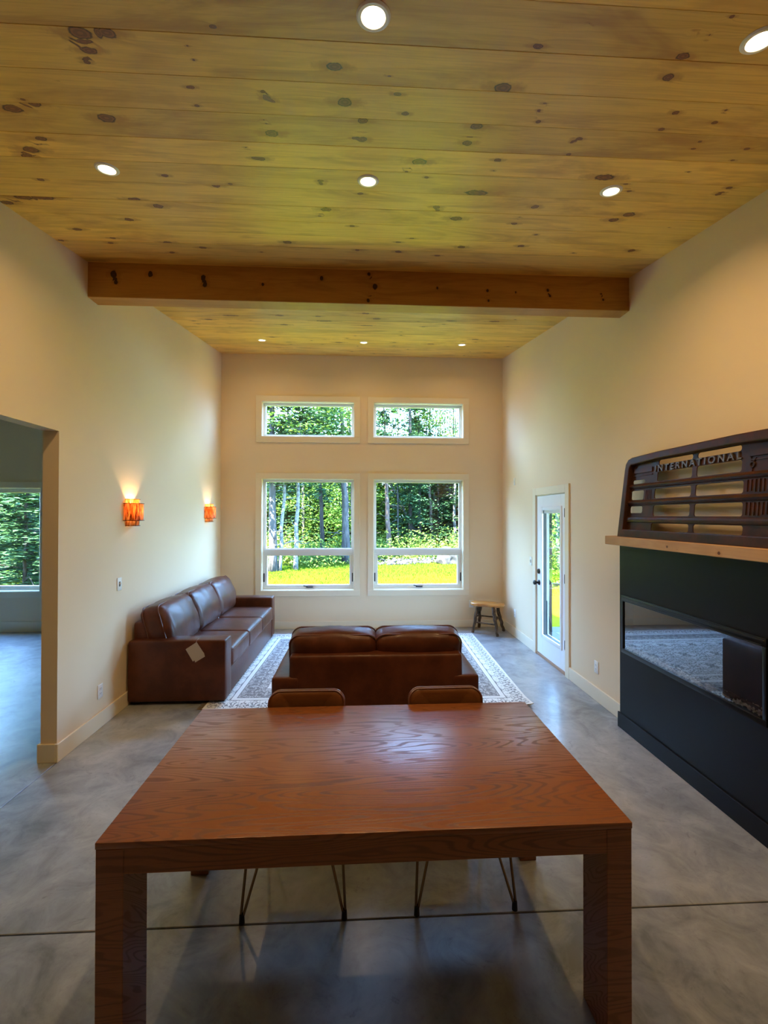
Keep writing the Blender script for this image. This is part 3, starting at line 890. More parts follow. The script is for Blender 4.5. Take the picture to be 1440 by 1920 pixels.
# ------------------------------------------------------------------ wall sconces
def sconce(y, z, label):
    t = thing('wall_sconce', label, 'sconce', (XL, y, z), 0, 'sconces above the sofa')
    b = B(); box(b, 0.0, -0.055, -0.075, 0.014, 0.055, 0.075, 0.004, 2)
    finish('back_plate', b, WIRE, t)
    for (rad, z0, z1, n) in ((0.118, -0.085, 0.085, 8), (0.084, -0.135, 0.125, 6)):
        for kz in (z0 + 0.004, z1 - 0.004):
            b = B()
            tube(b, [(0.0, -rad, kz)] + [(rad * math.sin(PI * i / 16) + 0.004, -rad * math.cos(PI * i / 16), kz) for i in range(17)] + [(0.0, rad, kz)], 0.003, 6)
            finish('ring_wire', b, WIRE, t)
        for i in range(n):
            a0, a1 = PI * (i + 0.02) / n, PI * (i + 0.98) / n
            b = B()
            r_ = rad - 0.003
            p = [(r_ * math.sin(a0), -r_ * math.cos(a0)), (r_ * math.sin(a1), -r_ * math.cos(a1))]
            mid = ((p[0][0] + p[1][0]) / 2 + 0.004 * math.sin((a0 + a1) / 2), (p[0][1] + p[1][1]) / 2 - 0.004 * math.cos((a0 + a1) / 2))
            inn = [(q[0] * (1 - 0.0022 / r_), q[1] * (1 - 0.0022 / r_)) for q in (p[1], mid, p[0])]
            prism(b, [p[0], mid, p[1]] + inn, 'z', z0 + 0.002 * (i % 2), z1)
            finish('shell_strip', b, SHELL, t)
    b = B(); lathe(b, [(0.0, -0.03), (0.014, -0.028), (0.022, -0.012), (0.024, 0.0), (0.018, 0.018), (0.0, 0.028)], 16, Matrix.Translation((0.04, 0, 0.005)))
    finish('bulb', b, BULB, t)
    l = bpy.data.lights.new('sconce_lamp', 'POINT')
    l.energy = SCONCE_W; l.color = (1.0, 0.62, 0.30); l.shadow_soft_size = 0.012
    o = bpy.data.objects.new('sconce_lamp', l); C.objects.link(o); o.parent = t; o.location = (0.045, 0, 0.045)
    b = B(); lathe(b, [(0.0, -0.03), (0.012, -0.03), (0.012, 0.0), (0, 0)], 12, Matrix.Translation((0.04, 0, -0.025)))
    finish('lamp_holder', b, WIRE, t)
    return t
sconce(4.43, 1.834, 'lit amber shell sconce nearer the opening')
sconce(6.60, 1.842, 'lit amber shell sconce near the window corner')

# ------------------------------------------------------------------ switches and outlets
def wall_plate(kind, loc, facing, label):
    """facing: rotation so that local -y points into the room"""
    t = thing({'outlet': 'power_outlet', 'switch': 'light_switch', 'sensor': 'wall_sensor'}[kind], label, {'outlet': 'outlet', 'switch': 'switch', 'sensor': 'sensor'}[kind], loc, facing)
    b = B()
    hw, hh = (0.036, 0.059) if kind != 'sensor' else (0.028, 0.055)
    box(b, -hw, -0.007, -hh, hw, 0, hh, 0.003, 2)
    finish('cover_plate', b, PLASTIC, t)
    if kind == 'outlet':
        for dz_ in (-0.02, 0.02):
            b = B(); prism(b, [(p[0], p[1] + dz_) for p in rrect(-0.017, -0.014, 0.017, 0.014, 0.008)], 'y', -0.0095, -0.006)
            s_ = finish('socket', b, PLASTIC, t)
            b = B()
            for dx in (-0.007, 0.007): box(b, dx - 0.0012, -0.0102, dz_ - 0.001, dx + 0.0012, -0.009, dz_ + 0.008)
            box(b, -0.002, -0.0102, dz_ - 0.009, 0.002, -0.009, dz_ - 0.005)
            finish('slots', b, SLOT, s_)
    elif kind == 'switch':
        b = B(); box(b, -0.012, -0.0075, -0.022, 0.012, -0.0065, 0.022)
        finish('toggle_slot', b, SLOT, t)
        b = B(); box(b, -0.006, -0.02, -0.004, 0.006, -0.007, 0.013, 0.002, 2)
        finish('toggle', b, PLASTIC, t)
    else:
        b = B(); lathe(b, [(0, 0), (0.011, 0), (0.010, 0.004), (0, 0.005)], 16, Matrix.Translation((0, -0.007, 0)) @ Matrix.Rotation(R(90), 4, 'X'))
        finish('sensor_eye', b, PLASTIC, t)
    return t
wall_plate('switch', (XL, 4.243, 1.172), R(90), 'white dimmer switch on the wall below the nearer sconce')
wall_plate('outlet', (XL, 3.95, 0.306), R(90), 'outlet low on the wall beside the sofa arm')
wall_plate('outlet', (XR, 4.29, 0.325), R(-90), 'white outlet between the door and the black fireplace')
wall_plate('switch', (XR, 5.983, 1.19), R(-90), 'white switch beside the door knob')
wall_plate('sensor', (XR, 6.637, 2.317), R(-90), 'small white plate high on the wall near the window corner')
wall_plate('outlet', (XR, 6.616, 0.344), R(-90), 'outlet on the side wall beside the stool')
wall_plate('outlet', (1.79, YF, 0.375), 0, 'outlet on the window wall partly hidden by the stool seat')

# ------------------------------------------------------------------ dining table
TX, TY, TA, TW, TD, TH = 0.0377, 1.985, 0.0066, 1.772, 0.994, 0.76
table = thing('dining_table', 'large oak dining table with thick square corner legs', 'table', (TX, TY, 0), TA)
hx, hy = TW / 2, TD / 2
bm = B(); box(bm, -hx, -hy, TH - 0.022, hx, hy, TH, 0.0025, 2)
finish('tabletop', bm, OAK, table)
LT, LD, AZ = 0.088, 0.168, 0.655
for sx, s in ((-1, 'w'), (1, 'e')):
    for sy_ in (-1, 1):
        bm = B()
        x0, x1 = sorted((sx * (hx - 0.0015), sx * (hx - LT)))
        ya, yb = sorted((sy_ * (hy - 0.0015), sy_ * (hy - LD)))
        box(bm, x0, ya, 0, x1, yb, TH - 0.0225, 0.002, 1)
        finish('leg', bm, OAK, table)
for sy_ in (-1, 1):
    bm = B(); ya, yb = sorted((sy_ * (hy - 0.003), sy_ * (hy - 0.045)))
    box(bm, -hx + LT, ya, AZ, hx - LT, yb, TH - 0.0225, 0.0015, 1)
    finish('apron', bm, OAK, table)
for sx in (-1, 1):
    bm = B(); xa, xb = sorted((sx * (hx - 0.003), sx * (hx - 0.045)))
    box(bm, xa, -hy + LD, AZ, xb, hy - LD, TH - 0.0225, 0.0015, 1)
    finish('apron', bm, OAK, table)

# ------------------------------------------------------------------ dining chairs
def chair(x, y, rz, label):
    """local: sitter faces -y; feet span 0.46"""
    t = thing('dining_chair', label, 'chair', (x, y, 0), rz, 'chairs on the far side of the table')
    m_ = Matrix.Translation((0, 0.27, 0.465))
    b = B(); cushion(b, 0.43, 0.44, 0.075, 0.03, (16, 16, 8), (0.006, 0.006, 0.014), 0.002, 3, 8, m_)
    st = finish('seat', b, LEATH2, t)
    b = B(); tube(b, [(p[0], 0.27 + p[1], 0.485) for p in rrect(-0.217, -0.222, 0.217, 0.222, 0.03)] + [(0.217, 0.462, 0.485)], 0.0045, 8)
    finish('piping', b, PIPING, st)
    lean = Matrix.Translation((0, 0.495, 0.49)) @ Matrix.Rotation(R(-7), 4, 'X')
    def bend(P): return Vector((P.x, P.y - 0.05 * (P.x / 0.2) ** 2, P.z))
    ol = rrect(-0.205, 0.0, 0.205, 0.335, 0.055, 6)
    b = B()
    n = len(ol)
    rings = []
    def ringat(dy, sc_):
        return [b.verts.new(lean @ bend(Vector((p[0] * sc_, dy, 0.1675 + (p[1] - 0.1675) * sc_)))) for p in ol]
    prof = [(-0.027, 0.0), (-0.027, 0.5), (-0.026, 0.85), (-0.021, 0.965), (-0.012, 1.0), (0.012, 1.0), (0.022, 0.965), (0.026, 0.85), (0.027, 0.5), (0.027, 0.0)]
    rings = [ringat(dy, max(s_, 0.001)) for dy, s_ in prof]
    for r0, r1 in zip(rings, rings[1:]):
        for i in range(n): b.faces.new((r0[i], r0[(i + 1) % n], r1[(i + 1) % n], r1[i]))
    bmesh.ops.remove_doubles(b, verts=b.verts[:], dist=0.0006)
    br = finish('backrest', b, LEATH2, t, angle=60)
    for dy in (-0.021, 0.021):
        b = B(); tube(b, [lean @ bend(Vector((p[0] * 1.0, dy * 0.75, p[1]))) for p in ol + ol[:1]], 0.005, 8, False)
        finish('piping', b, PIPING, br)
    # one bent rod per leg pair of hairpins
    for sx in (-1, 1):
        for (fy, ty) in ((0.0, 0.11), (0.545, 0.42)):
            foot = Vector((sx * 0.232, fy, 0.012))
            b = B()
            top_a = Vector((sx * 0.205, ty - (0.03 if fy == 0 else -0.03), 0.432))
            top_b = Vector((sx * 0.105, ty, 0.432))
            tube(b, [top_a, foot + Vector((-sx * 0.002, 0, 0.02)), foot + Vector((-sx * 0.006, 0, 0.002)), foot + Vector((-sx * 0.012, 0, 0.02)), top_b], 0.0062, 10)
            lg = finish('leg', b, BRONZE, t)
            b = B(); tube(b, [foot + Vector((-sx * 0.006, 0, -0.012)), foot + Vector((-sx * 0.006, 0, 0.026))], [0.013, 0.011], 12)
            finish('foot_cap', b, RUBBER, lg)
    for sx in (-1, 1):
        b = B(); tube(b, [(sx * 0.205, 0.08, 0.43), (sx * 0.205, 0.46, 0.43), (sx * 0.17, 0.515, 0.45), (sx * 0.15, 0.535, 0.56)], 0.008, 8)
        finish('frame_rod', b, BRONZE, t)
    return t
chair(-0.297, 2.029, 0.0, 'tan leather hairpin dining chair nearer the sofa side')
chair(0.4815, 2.036, 0.012, 'tan leather hairpin dining chair nearer the door side')

# ------------------------------------------------------------------ leather sofas
def sofa(name, label, loc, rz, width, nseat, inset):
    """local: front faces +y, back at y=0, x along the width"""
    D, AT, AH = 0.915, 0.20, 0.612
    hw = width / 2
    t = thing(name, label, 'sofa', loc, rz)
    bm = B(); box(bm, -hw + 0.01, 0.012, 0.035, hw - 0.01, D - 0.012, 0.285, 0.012, 3)
    finish('base_panel', bm, LEATH, t)
    for sx in (-1, 1):
        bm = B()
        cushion(bm, AT, D, AH - 0.035, 0.020, (8, 24, 14), (0.004, 0.004, 0.006), 0.0025, 11 + sx, 4, Matrix.Translation((sx * (hw - AT / 2), D / 2, (AH + 0.035) / 2)))
        a = finish('arm', bm, LEATH, t)
        bm = B(); q = rrect(0.038, 0.040, 0.608, AH - 0.004, 0.02)
        xx = sx * (hw - AT / 2)
        for yy in (D - 0.008,):
            tube(bm, [(xx + sg * (AT / 2 - 0.006), yy, zz) for sg, zz in ((-1, 0.05), (-1, AH - 0.012), (1, AH - 0.012), (1, 0.05))], 0.0045, 6)
        finish('piping', bm, PIPING, a)
    bw = 2 * (hw - inset)
    bm = B()
    def lean(P): return Vector((P.x, P.y + (0.0 if P.z < 0.3 else -(P.z - 0.3) * 0.03), P.z))
    cushion(bm, bw, 0.17, 0.735, 0.03, (30, 8, 16), (0.0, 0.004, 0.004), 0.003, 21, 3, Matrix.Translation((0, 0.092, 0.4025)))
    bf = finish('back_frame', bm, LEATH, t)
    sw = (width - 2 * AT) / nseat
    for i in range(nseat):
        cx = -hw + AT + sw * (i + 0.5)
        bm = B(); cushion(bm, sw - 0.006, D - 0.20, 0.195, 0.035, (24, 24, 10), (0.002, 0.012, 0.022), 0.004, 31 + i, 5, Matrix.Translation((cx, 0.20 + (D - 0.20) / 2 + 0.008, 0.385)))
        c_ = finish('seat_cushion', bm, LEATH, t)
        bm = B()
        for zz in (0.462, 0.312):
            tube(bm, [(cx + p[0], 0.20 + (D - 0.20) / 2 + 0.008 + p[1], zz) for p in rrect(-(sw - 0.006) / 2 + 0.006, -(D - 0.2) / 2 + 0.006, (sw - 0.006) / 2 - 0.006, (D - 0.2) / 2 + 0.002, 0.035, 4)] + [], 0.0045, 6)
        finish('piping', bm, PIPING, c_)
        # back cushion: leans on the frame and swells over its top
        bw_ = bw / nseat
        cxb = -bw / 2 + bw_ * (i + 0.5)
        tilt = Matrix.Translation((cxb, 0.235, 0.685)) @ Matrix.Rotation(R(11), 4, 'X')
        def puff(P, hz=0.24):
            k = max(0.0, P.z / hz)
            return Vector((P.x * (1 + 0.03 * (1 - abs(P.z / hz))), P.y * (1 - 0.10 * k) - 0.035 * k, P.z + 0.018 * k * (1 - (P.x / (bw_ / 2)) ** 2)))
        bm = B(); cushion(bm, bw_ + 0.012, 0.25, 0.46, 0.075, (30, 16, 24), (0.006, 0.045, 0.010), 0.006, 41 + i * 3, 6.5, tilt, puff)
        c_ = finish('back_cushion', bm, LEATH, t)
        for sgn in (-1, 1):
            bm = B()
            path = [tilt @ puff(Vector((p[0], sgn * 0.082, p[1]))) for p in rrect(-(bw_ + 0.012) / 2 - 0.001, -0.231, (bw_ + 0.012) / 2 + 0.001, 0.2315, 0.072, 8)]
            tube(bm, path + path[:1], 0.006, 6, False)
            finish('piping', bm, PIPING, c_)
    for sx in (-1, 1):
        for yy in (0.06, D - 0.06):
            bm = B(); box(bm, sx * (hw - 0.09) - 0.03, yy - 0.03, 0, sx * (hw - 0.09) + 0.03, yy + 0.03, 0.04, 0.004, 1)
            finish('foot', bm, RUBBER, t)
    return t
SOFA_Y0, SOFA_Y1 = 4.36, 6.80
s1 = sofa('three_seat_sofa', 'brown leather three-seat sofa with a hang tag, against the sconce wall', (-2.200, (SOFA_Y0 + SOFA_Y1) / 2, 0), R(-90), SOFA_Y1 - SOFA_Y0, 3, 0.09)
b = B()
# hang tag on the near arm (local x = +half width is the near end)
hwS = (SOFA_Y1 - SOFA_Y0) / 2
def tagpt(X, Z, off): return (hwS + off, X + 2.200, Z)
for q, off in (([(-1.656, 0.535), (-1.554, 0.602), (-1.484, 0.493), (-1.588, 0.418)], 0.010), ([(-1.575, 0.43), (-1.487, 0.50), (-1.478, 0.462), (-1.568, 0.408)], 0.006)):
    lo = [b.verts.new(tagpt(x, z, off)) for x, z in q]
    hi = [b.verts.new(tagpt(x, z, off + 0.0015)) for x, z in q]
    b.faces.new(lo); b.faces.new(hi[::-1])
    for i in range(4): b.faces.new((lo[i], hi[i], hi[(i + 1) % 4], lo[(i + 1) % 4]))
tube(b, [tagpt(-1.56, 0.60, 0.008), tagpt(-1.55, 0.622, 0.004), tagpt(-1.545, 0.625, -0.03)], 0.0015, 5)
ht = finish('hang_tag', b, CARD, s1, smooth=False)
ht['label'] = 'grey-brown card hang tag'
sofa('loveseat', 'brown leather loveseat seen from behind, before the rug', (0.1175, 3.335, 0), 0.0, 1.545, 2, 0.125)

# ------------------------------------------------------------------ rug
RW, RD = 3.10, 2.62
rug = thing('area_rug', 'cream and taupe oriental area rug between the two sofas', 'rug', (0.115, 5.515, 0), -0.026)
hw, hd = RW / 2, RD / 2
V, F = [], []
nx, ny = 90, 76
for j in range(ny + 1):
    for i in range(nx + 1):
        x, yy = -hw + RW * i / nx, -hd + RD * j / ny
        z = 0.009
        k = max(0, 1 - math.hypot(hw - x, yy + hd) / 0.35)
        z += 0.030 * k * k
        V.append((x, yy, z))
nt_ = len(V)
V += [(v[0], v[1], v[2] - 0.008) for v in V]
w_ = nx + 1
for j in range(ny):
    for i in range(nx):
        a = j * w_ + i
        F.append((a, a + 1, a + w_ + 1, a + w_)); F.append((nt_ + a, nt_ + a + w_, nt_ + a + w_ + 1, nt_ + a + 1))
for i in range(nx):
    for a, b_ in ((i, i + 1), (ny * w_ + i + 1, ny * w_ + i)): F.append((a, nt_ + a, nt_ + b_, b_))
for j in range(ny):
    for a, b_ in (((j + 1) * w_, j * w_), (j * w_ + nx, (j + 1) * w_ + nx)): F.append((a, nt_ + a, nt_ + b_, b_))
me = bpy.data.meshes.new('rug_pile'); me.from_pydata(V, [], F)
link_mesh('rug_pile', me, mat_rug(hw, hd), rug)
bm = B()
for i in range(150):
    yy = -hd + 0.01 + (RD - 0.02) * i / 149
    tube(bm, [(-hw + 0.002, yy, 0.006), (-hw - 0.025, yy + RS.uniform(-.006, .006), 0.005), (-hw - 0.055, yy + RS.uniform(-.012, .012), 0.003)], [0.0035, 0.003, 0.001], 4)
fr = finish('fringe', bm, simple('fringe_yarn', (0.16, 0.10, 0.06), 0.9), rug)
fr['kind'] = 'stuff'

# ------------------------------------------------------------------ stool
STX, STY = 1.965, 6.90
stool = thing('rustic_stool', 'rustic stool with a honey wood seat on bark-covered branch legs', 'stool', (STX, STY, 0), 0)
ang = R(-26)
ol = []
for i in range(64):
    a = 2 * PI * i / 64
    x, yy = math.cos(a), math.sin(a)
    r = 1.0
    px = 0.265 * x
    py = 0.155 * yy * (1 + 0.10 * math.cos(2 * a)) - (0.046 * math.exp(-((px + 0.01) / 0.085) ** 2) * (yy if yy < 0 else yy * 0.5))
    if yy < 0: py += 0.0
    ol.append((px * math.cos(ang) - py * math.sin(ang), px * math.sin(ang) + py * math.cos(ang)))
bm = B()
n = len(ol)
prof = [(0.0, 0.398), (0.80, 0.398), (0.95, 0.405), (1.0, 0.424), (0.985, 0.445), (0.93, 0.452), (0.6, 0.446), (0.0, 0.440)]
rings = [[bm.verts.new((p[0] * max(s_, .001), p[1] * max(s_, .001), z)) for p in ol] for s_, z in prof]
for r0, r1 in zip(rings, rings[1:]):
    for i in range(n): bm.faces.new((r0[i], r0[(i + 1) % n], r1[(i + 1) % n], r1[i]))
bmesh.ops.remove_doubles(bm, verts=bm.verts[:], dist=0.001)
st = finish('seat', bm, STOOLW, stool, angle=60)
knot_attr(st.data, np.array([v.co[:2] for v in st.data.vertices]), np.array([(0.12, -0.06, 0.01, 0.008)]))
feet = [(-0.240, -0.035), (0.075, -0.292), (-0.060, 0.272), (0.268, 0.030)]
tops = [(-0.155, 0.005), (0.045, -0.150), (-0.080, 0.130), (0.150, 0.0)]
def branch(b, p0, p1, r0, r1, seed, n=9, amp=0.008):
    pts, rad = [], []
    rr_ = random.Random(seed)
    for i in range(n + 1):
        t_ = i / n
        p = Vector(p0).lerp(Vector(p1), t_)
        if 0 < i < n: p += Vector((rr_.uniform(-amp, amp), rr_.uniform(-amp, amp), 0))
        pts.append(p); rad.append((r0 + (r1 - r0) * t_) * rr_.uniform(0.9, 1.14))
    tube(b, pts, rad, 10)
def lp(i, t_): return Vector((*feet[i], 0.0)).lerp(Vector((*tops[i], 0.412)), t_)
for i in range(4):
    bm = B(); branch(bm, (*feet[i], 0.0), (*tops[i], 0.412), 0.021, 0.027, i + 3)
    finish('leg', bm, STOOLB, stool, angle=70)
for i, j, t_ in ((0, 1, 0.38), (2, 3, 0.50), (0, 2, 0.55), (1, 3, 0.55)):
    bm = B(); branch(bm, lp(i, t_), lp(j, t_ + 0.02), 0.012, 0.011, 20 + i + j, 7, 0.006)
    finish('stretcher', bm, STOOLB, stool, angle=70)

# ------------------------------------------------------------------ fireplace
FX, FY0, FY1, FZ = 2.221, 1.94, 3.752, 1.56
fp = thing('electric_fireplace', 'matte black fireplace surround with a long glass-fronted firebox', 'fireplace', (FX, (FY0 + FY1) / 2, 0))
oy = -(FY0 + FY1) / 2
IY0, IY1, IZ0, IZ1 = 2.345, 3.715, 0.650, 1.135        # insert flange
GY0, GY1, GZ0, GZ1 = 2.372, 3.688, 0.684, 1.085        # clear glass
bm = B()
for (a0, a1, b0, b1) in ((FY0, FY1, 0, IZ0 + 0.02), (FY0, FY1, IZ1 - 0.03, FZ), (FY0, IY0 + 0.02, IZ0 + 0.02, IZ1 - 0.03), (IY1 - 0.02, FY1, IZ0 + 0.02, IZ1 - 0.03)):
    box(bm, 0.0, a0 + oy, b0, XR - FX, a1 + oy, b1)
finish('surround_panel', bm, BLACKP, fp, smooth=False)
bm = B(); box(bm, -0.014, FY0 - 0.014 + oy, 0, 0.0, FY1 + 0.014 + oy, 0.128, 0.002, 1)
finish('base_board', bm, BLACKP, fp)
bm = B()
for (a0, a1, b0, b1) in ((IY0, IY1, IZ0, GZ0), (IY0, IY1, GZ1, IZ1), (IY0, GY0, GZ0, GZ1), (GY1, IY1, GZ0, GZ1)):
    box(bm, -0.012, a0 + oy, b0, 0.01, a1 + oy, b1, 0.003, 2)
box(bm, -0.016, IY0 + 0.01 + oy, IZ1 - 0.022, -0.010, IY1 - 0.01 + oy, IZ1 - 0.012, 0.002, 1)
box(bm, -0.016, GY0 + oy, GZ1 + 0.002, -0.004, GY1 + oy, GZ1 + 0.010, 0.002, 1)
finish('insert_frame', bm, BLACKM, fp)
bm = B(); box(bm, -0.002, GY0 + oy, GZ0, 0.002, GY1 + oy, GZ1)
finish('glass_front', bm, FIREGLASS, fp, smooth=False)
bm = B()
XB = XR - FX - 0.004
box(bm, 0.006, GY0 + oy, GZ0 - 0.01, XB, GY1 + oy, GZ0 - 0.004); box(bm, 0.006, GY0 + oy, GZ1 + 0.004, XB, GY1 + oy, GZ1 + 0.01)
box(bm, XB - 0.004, GY0 + oy, GZ0 - 0.01, XB, GY1 + oy, GZ1 + 0.01)
box(bm, 0.006, GY0 - 0.008 + oy, GZ0 - 0.01, XB, GY0 + oy, GZ1 + 0.01); box(bm, 0.006, GY1 + oy, GZ0 - 0.01, XB, GY1 + 0.008 + oy, GZ1 + 0.01)
finish('firebox', bm, simple('firebox_black', (0.01, 0.01, 0.01), 0.7), fp, smooth=False)
V, F = [], []
for i in range(900):
    c0 = Vector((RS.uniform(0.012, XB - 0.012), RS.uniform(GY0 + 0.01, GY1 - 0.01) + oy, GZ0 + RS.uniform(0.0, 0.026)))
    s_ = RS.uniform(0.004, 0.010)
    q = Matrix.Rotation(RS.uniform(0, 6), 3, 'Z') @ Matrix.Rotation(RS.uniform(0, 6), 3, 'X')
    n0 = len(V)
    for d in ((1, 0, 0), (-1, 0, 0), (0, 1, 0), (0, -1, 0), (0, 0, 1.2), (0, 0, -1.2)): V.append(tuple(c0 + q @ (Vector(d) * s_)))
    for f in ((0, 2, 4), (2, 1, 4), (1, 3, 4), (3, 0, 4), (2, 0, 5), (1, 2, 5), (3, 1, 5), (0, 3, 5)): F.append(tuple(n0 + k_ for k_ in f))
me = bpy.data.meshes.new('glass_embers'); me.from_pydata(V, [], F)
em = link_mesh('glass_embers', me, simple('ember_glass', (0.85, 0.74, 0.58), 0.15), fp)
em['kind'] = 'stuff'
for i, yy in enumerate((2.55, 2.72, 2.95, 3.2)):
    bm = B(); branch(bm, (0.03, yy - 0.12 + oy, GZ0 + 0.024), (0.052, yy + 0.12 + oy, GZ0 + 0.034), 0.013, 0.008, 60 + i, 8, 0.006)
    finish('driftwood', bm, mat_bark('drift_%d' % i, (0.02, 0.015, 0.01), (0.05, 0.035, 0.022), (0.1, 0.07, 0.05), (30, 30, 30)) if i == 0 else bpy.data.materials['drift_0'], fp)

# mantel
MX0, MZ0, MZ1, MY1, MY0 = 2.112, 1.561, 1.633, 3.788, 1.90
mk = np.array([(3.0, 1.592, 0.008, 0.008), (2.9, 1.58, 0.004, 0.004), (2.55, 1.585, 0.010, 0.009), (3.45, 1.6, 0.004, 0.004)])
V, F = [], []
nY = 90
ys_ = [MY0 + (MY1 - MY0) * i / nY for i in range(nY + 1)]
c_ = 0.004
sec = [(MX0, MZ0 + c_), (MX0, MZ0 + 0.018), (MX0, MZ0 + 0.036), (MX0, MZ0 + 0.054), (MX0, MZ1 - c_), (MX0 + c_, MZ1), (MX0 + 0.06, MZ1), (XR, MZ1), (XR, MZ0), (MX0 + c_, MZ0)]
for yy in ys_:
    for x, z in sec: V.append((x, yy, z))
ns = len(sec)
for i in range(nY):
    for j in range(ns): F.append((i * ns + j, i * ns + (j + 1) % ns, (i + 1) * ns + (j + 1) % ns, (i + 1) * ns + j))
F.append(tuple(range(ns))); F.append(tuple(nY * ns + j for j in range(ns))[::-1])
me = bpy.data.meshes.new('mantel_shelf'); me.from_pydata([(v[0] - MX0, v[1] - MY0, v[2] - MZ0) for v in V], [], F)
bmm = bmesh.new(); bmm.from_mesh(me); bmesh.ops.recalc_face_normals(bmm, faces=bmm.faces[:]); bmm.to_mesh(me); bmm.free()
knot_attr(me, np.array([(v[1], v[2]) for v in V]), mk)
mantel = link_mesh('mantel_shelf', me, MANT, None, (MX0, MY0, MZ0))
tag(mantel, 'raw pine mantel shelf above the black fireplace', 'shelf')

# ------------------------------------------------------------------ truck grille leaning on the wall, standing on the mantel
GS = 1.434 / 2     # half width about the centre divider
grille = thing('vehicle_grille', 'rusty antique steel truck grille leaning on the wall above the mantel', 'grille', (2.200, 2.883, MZ1 + 0.001))
KL = math.atan(0.075)
# local plane: u = -y direction (towards the camera), t = up; sheet normal points into the room (-x)
GM = Matrix.Rotation(-KL, 4, 'Y') if False else Matrix.Identity(4)
def gpt(u, t_, d):
    """u along the width (+ towards the camera), t up the sheet, d towards the room"""
    x = math.sin(KL) * t_ - d * math.cos(KL)
    z = math.cos(KL) * t_ + d * math.sin(KL)
    return Vector((x, -u, z))
G4 = Matrix(((0, math.sin(KL), -math.cos(KL), 0), (-1, 0, 0, 0), (0, math.cos(KL), math.sin(KL), 0), (0, 0, 0, 1)))
def gplate(name, outlines, depth, dmid, bevel=0.003, parent=grille):
    me = plate_mesh(name, outlines, depth, bevel)
    me.transform(G4 @ Matrix.Translation((0, 0, dmid)))
    me.shade_smooth(); me.set_sharp_from_angle(angle=R(40))
    return link_mesh(name, me, RUST, parent)
def sym(pts): return pts + [(-u, t_) for u, t_ in reversed(pts)]
half_out = [(-GS - 0.057, 0.0), (-GS - 0.052, 0.06), (-GS - 0.014, 0.545), (-GS - 0.005, 0.592), (-GS + 0.022, 0.622), (-GS + 0.07, 0.634), (-0.35, 0.642), (0.0, 0.645)]
half_in = [(-GS - 0.004, 0.05), (-GS + 0.030, 0.54), (-GS + 0.036, 0.566), (-GS + 0.055, 0.588), (-0.35, 0.602), (0.0, 0.605)]
OUTL = sym(half_out[:-1]); INL = sym(half_in[:-1])
gplate('outer_frame', [OUTL, INL], 0.055, 0.0275, 0.008)
def rr(u0, t0, u1, t1, r=0.016):
    return rrect(u0 - GS, t0, u1 - GS, t1, min(r, (t1 - t0) / 2.2))
def taper(poly): return poly
holes = []
for (t0, t1, ul) in ((0.553, 0.590, 0.350), (0.430, 0.502, 0.342), (0.302, 0.378, 0.322), (0.168, 0.252, 0.318), (0.058, 0.116, 0.308)):
    a = rr(ul, t0, 0.697, t1); holes.append(a)
    holes.append([(-p[0], p[1]) for p in reversed(a)])
for (u0, u1, t0, t1) in ((0.044, 0.200, 0.427, 0.460), (0.034, 0.195, 0.298, 0.374), (0.029, 0.189, 0.192, 0.248)):
    a = rr(u0, t0, u1, t1); holes.append(a)
PL = sym([(-GS - 0.010, 0.046), (-GS + 0.026, 0.54), (-GS + 0.05, 0.592), (-0.35, 0.604)])
gplate('grille_plate', [PL] + holes, 0.006, 0.012, 0.001)
for (t0, t1, ul) in ((0.386, 0.426, 0.020), (0.255, 0.297, 0.010), (0.118, 0.163, 0.002)):
    b = B()
    u0 = ul - GS
    sec = [(t0, 0.012), (t0 + 0.004, 0.026), ((t0 + t1) / 2, 0.034), (t1 - 0.004, 0.026), (t1, 0.012)]
    lo = [b.verts.new(gpt(u0, t_, d)) for t_, d in sec]; hi = [b.verts.new(gpt(-u0, t_, d)) for t_, d in sec]
    b.faces.new(lo); b.faces.new(hi[::-1])
    for i in range(len(sec)): b.faces.new((lo[i], hi[i], hi[(i + 1) % len(sec)], lo[(i + 1) % len(sec)]))
    finish('crossbar', b, RUST, grille, angle=50)
# raised boxes with a chevron on both end panels, and pressed louvers
def gbox(b, u0, u1, t0, t1, d0, d1):
    vs = [b.verts.new(gpt(u, t_, d)) for d in (d0, d1) for t_ in (t0, t1) for u in (u0, u1)]
    for f in ((0, 2, 3, 1), (4, 5, 7, 6), (0, 1, 5, 4), (2, 6, 7, 3), (0, 4, 6, 2), (1, 3, 7, 5)): b.faces.new([vs[i] for i in f])
for sg in (-1, 1):
    b = B()
    a0, a1 = sorted((sg * 0.43, sg * 0.655))
    gbox(b, a0, a1, 0.512, 0.548, 0.012, 0.024)
    gbox(b, a0, a1, 0.488, 0.498, 0.012, 0.020)
    finish('headlight_brow', b, RUST, grille, angle=30)
b = B()
tube(b, [gpt(0.423, 0.548, 0.018), gpt(0.445, 0.475, 0.018)], 0.004, 6)
tube(b, [gpt(0.475, 0.500, 0.018), gpt(0.452, 0.475, 0.018)], 0.004, 6)
tube(b, [gpt(0.449, 0.448, 0.018), gpt(0.449, 0.425, 0.018)], 0.003, 6)
tube(b, [gpt(0.449 + 0.015 * math.cos(2 * PI * i / 16), 0.464 + 0.015 * math.sin(2 * PI * i / 16), 0.018) for i in range(17)], 0.005, 6, False)
finish('chevron_badge', b, RUST, grille)
b = B()
for (t0, t1) in ((0.305, 0.378), (0.172, 0.248)):
    for i in range(9): gbox(b, 0.415 + i * 0.027, 0.415 + i * 0.027 + 0.011, t0 + 0.01 * RS.random(), t1, 0.012, 0.021)
for i in range(5): gbox(b, -0.50 + i * 0.016, -0.50 + i * 0.016 + 0.006, 0.30, 0.37, 0.012, 0.018)
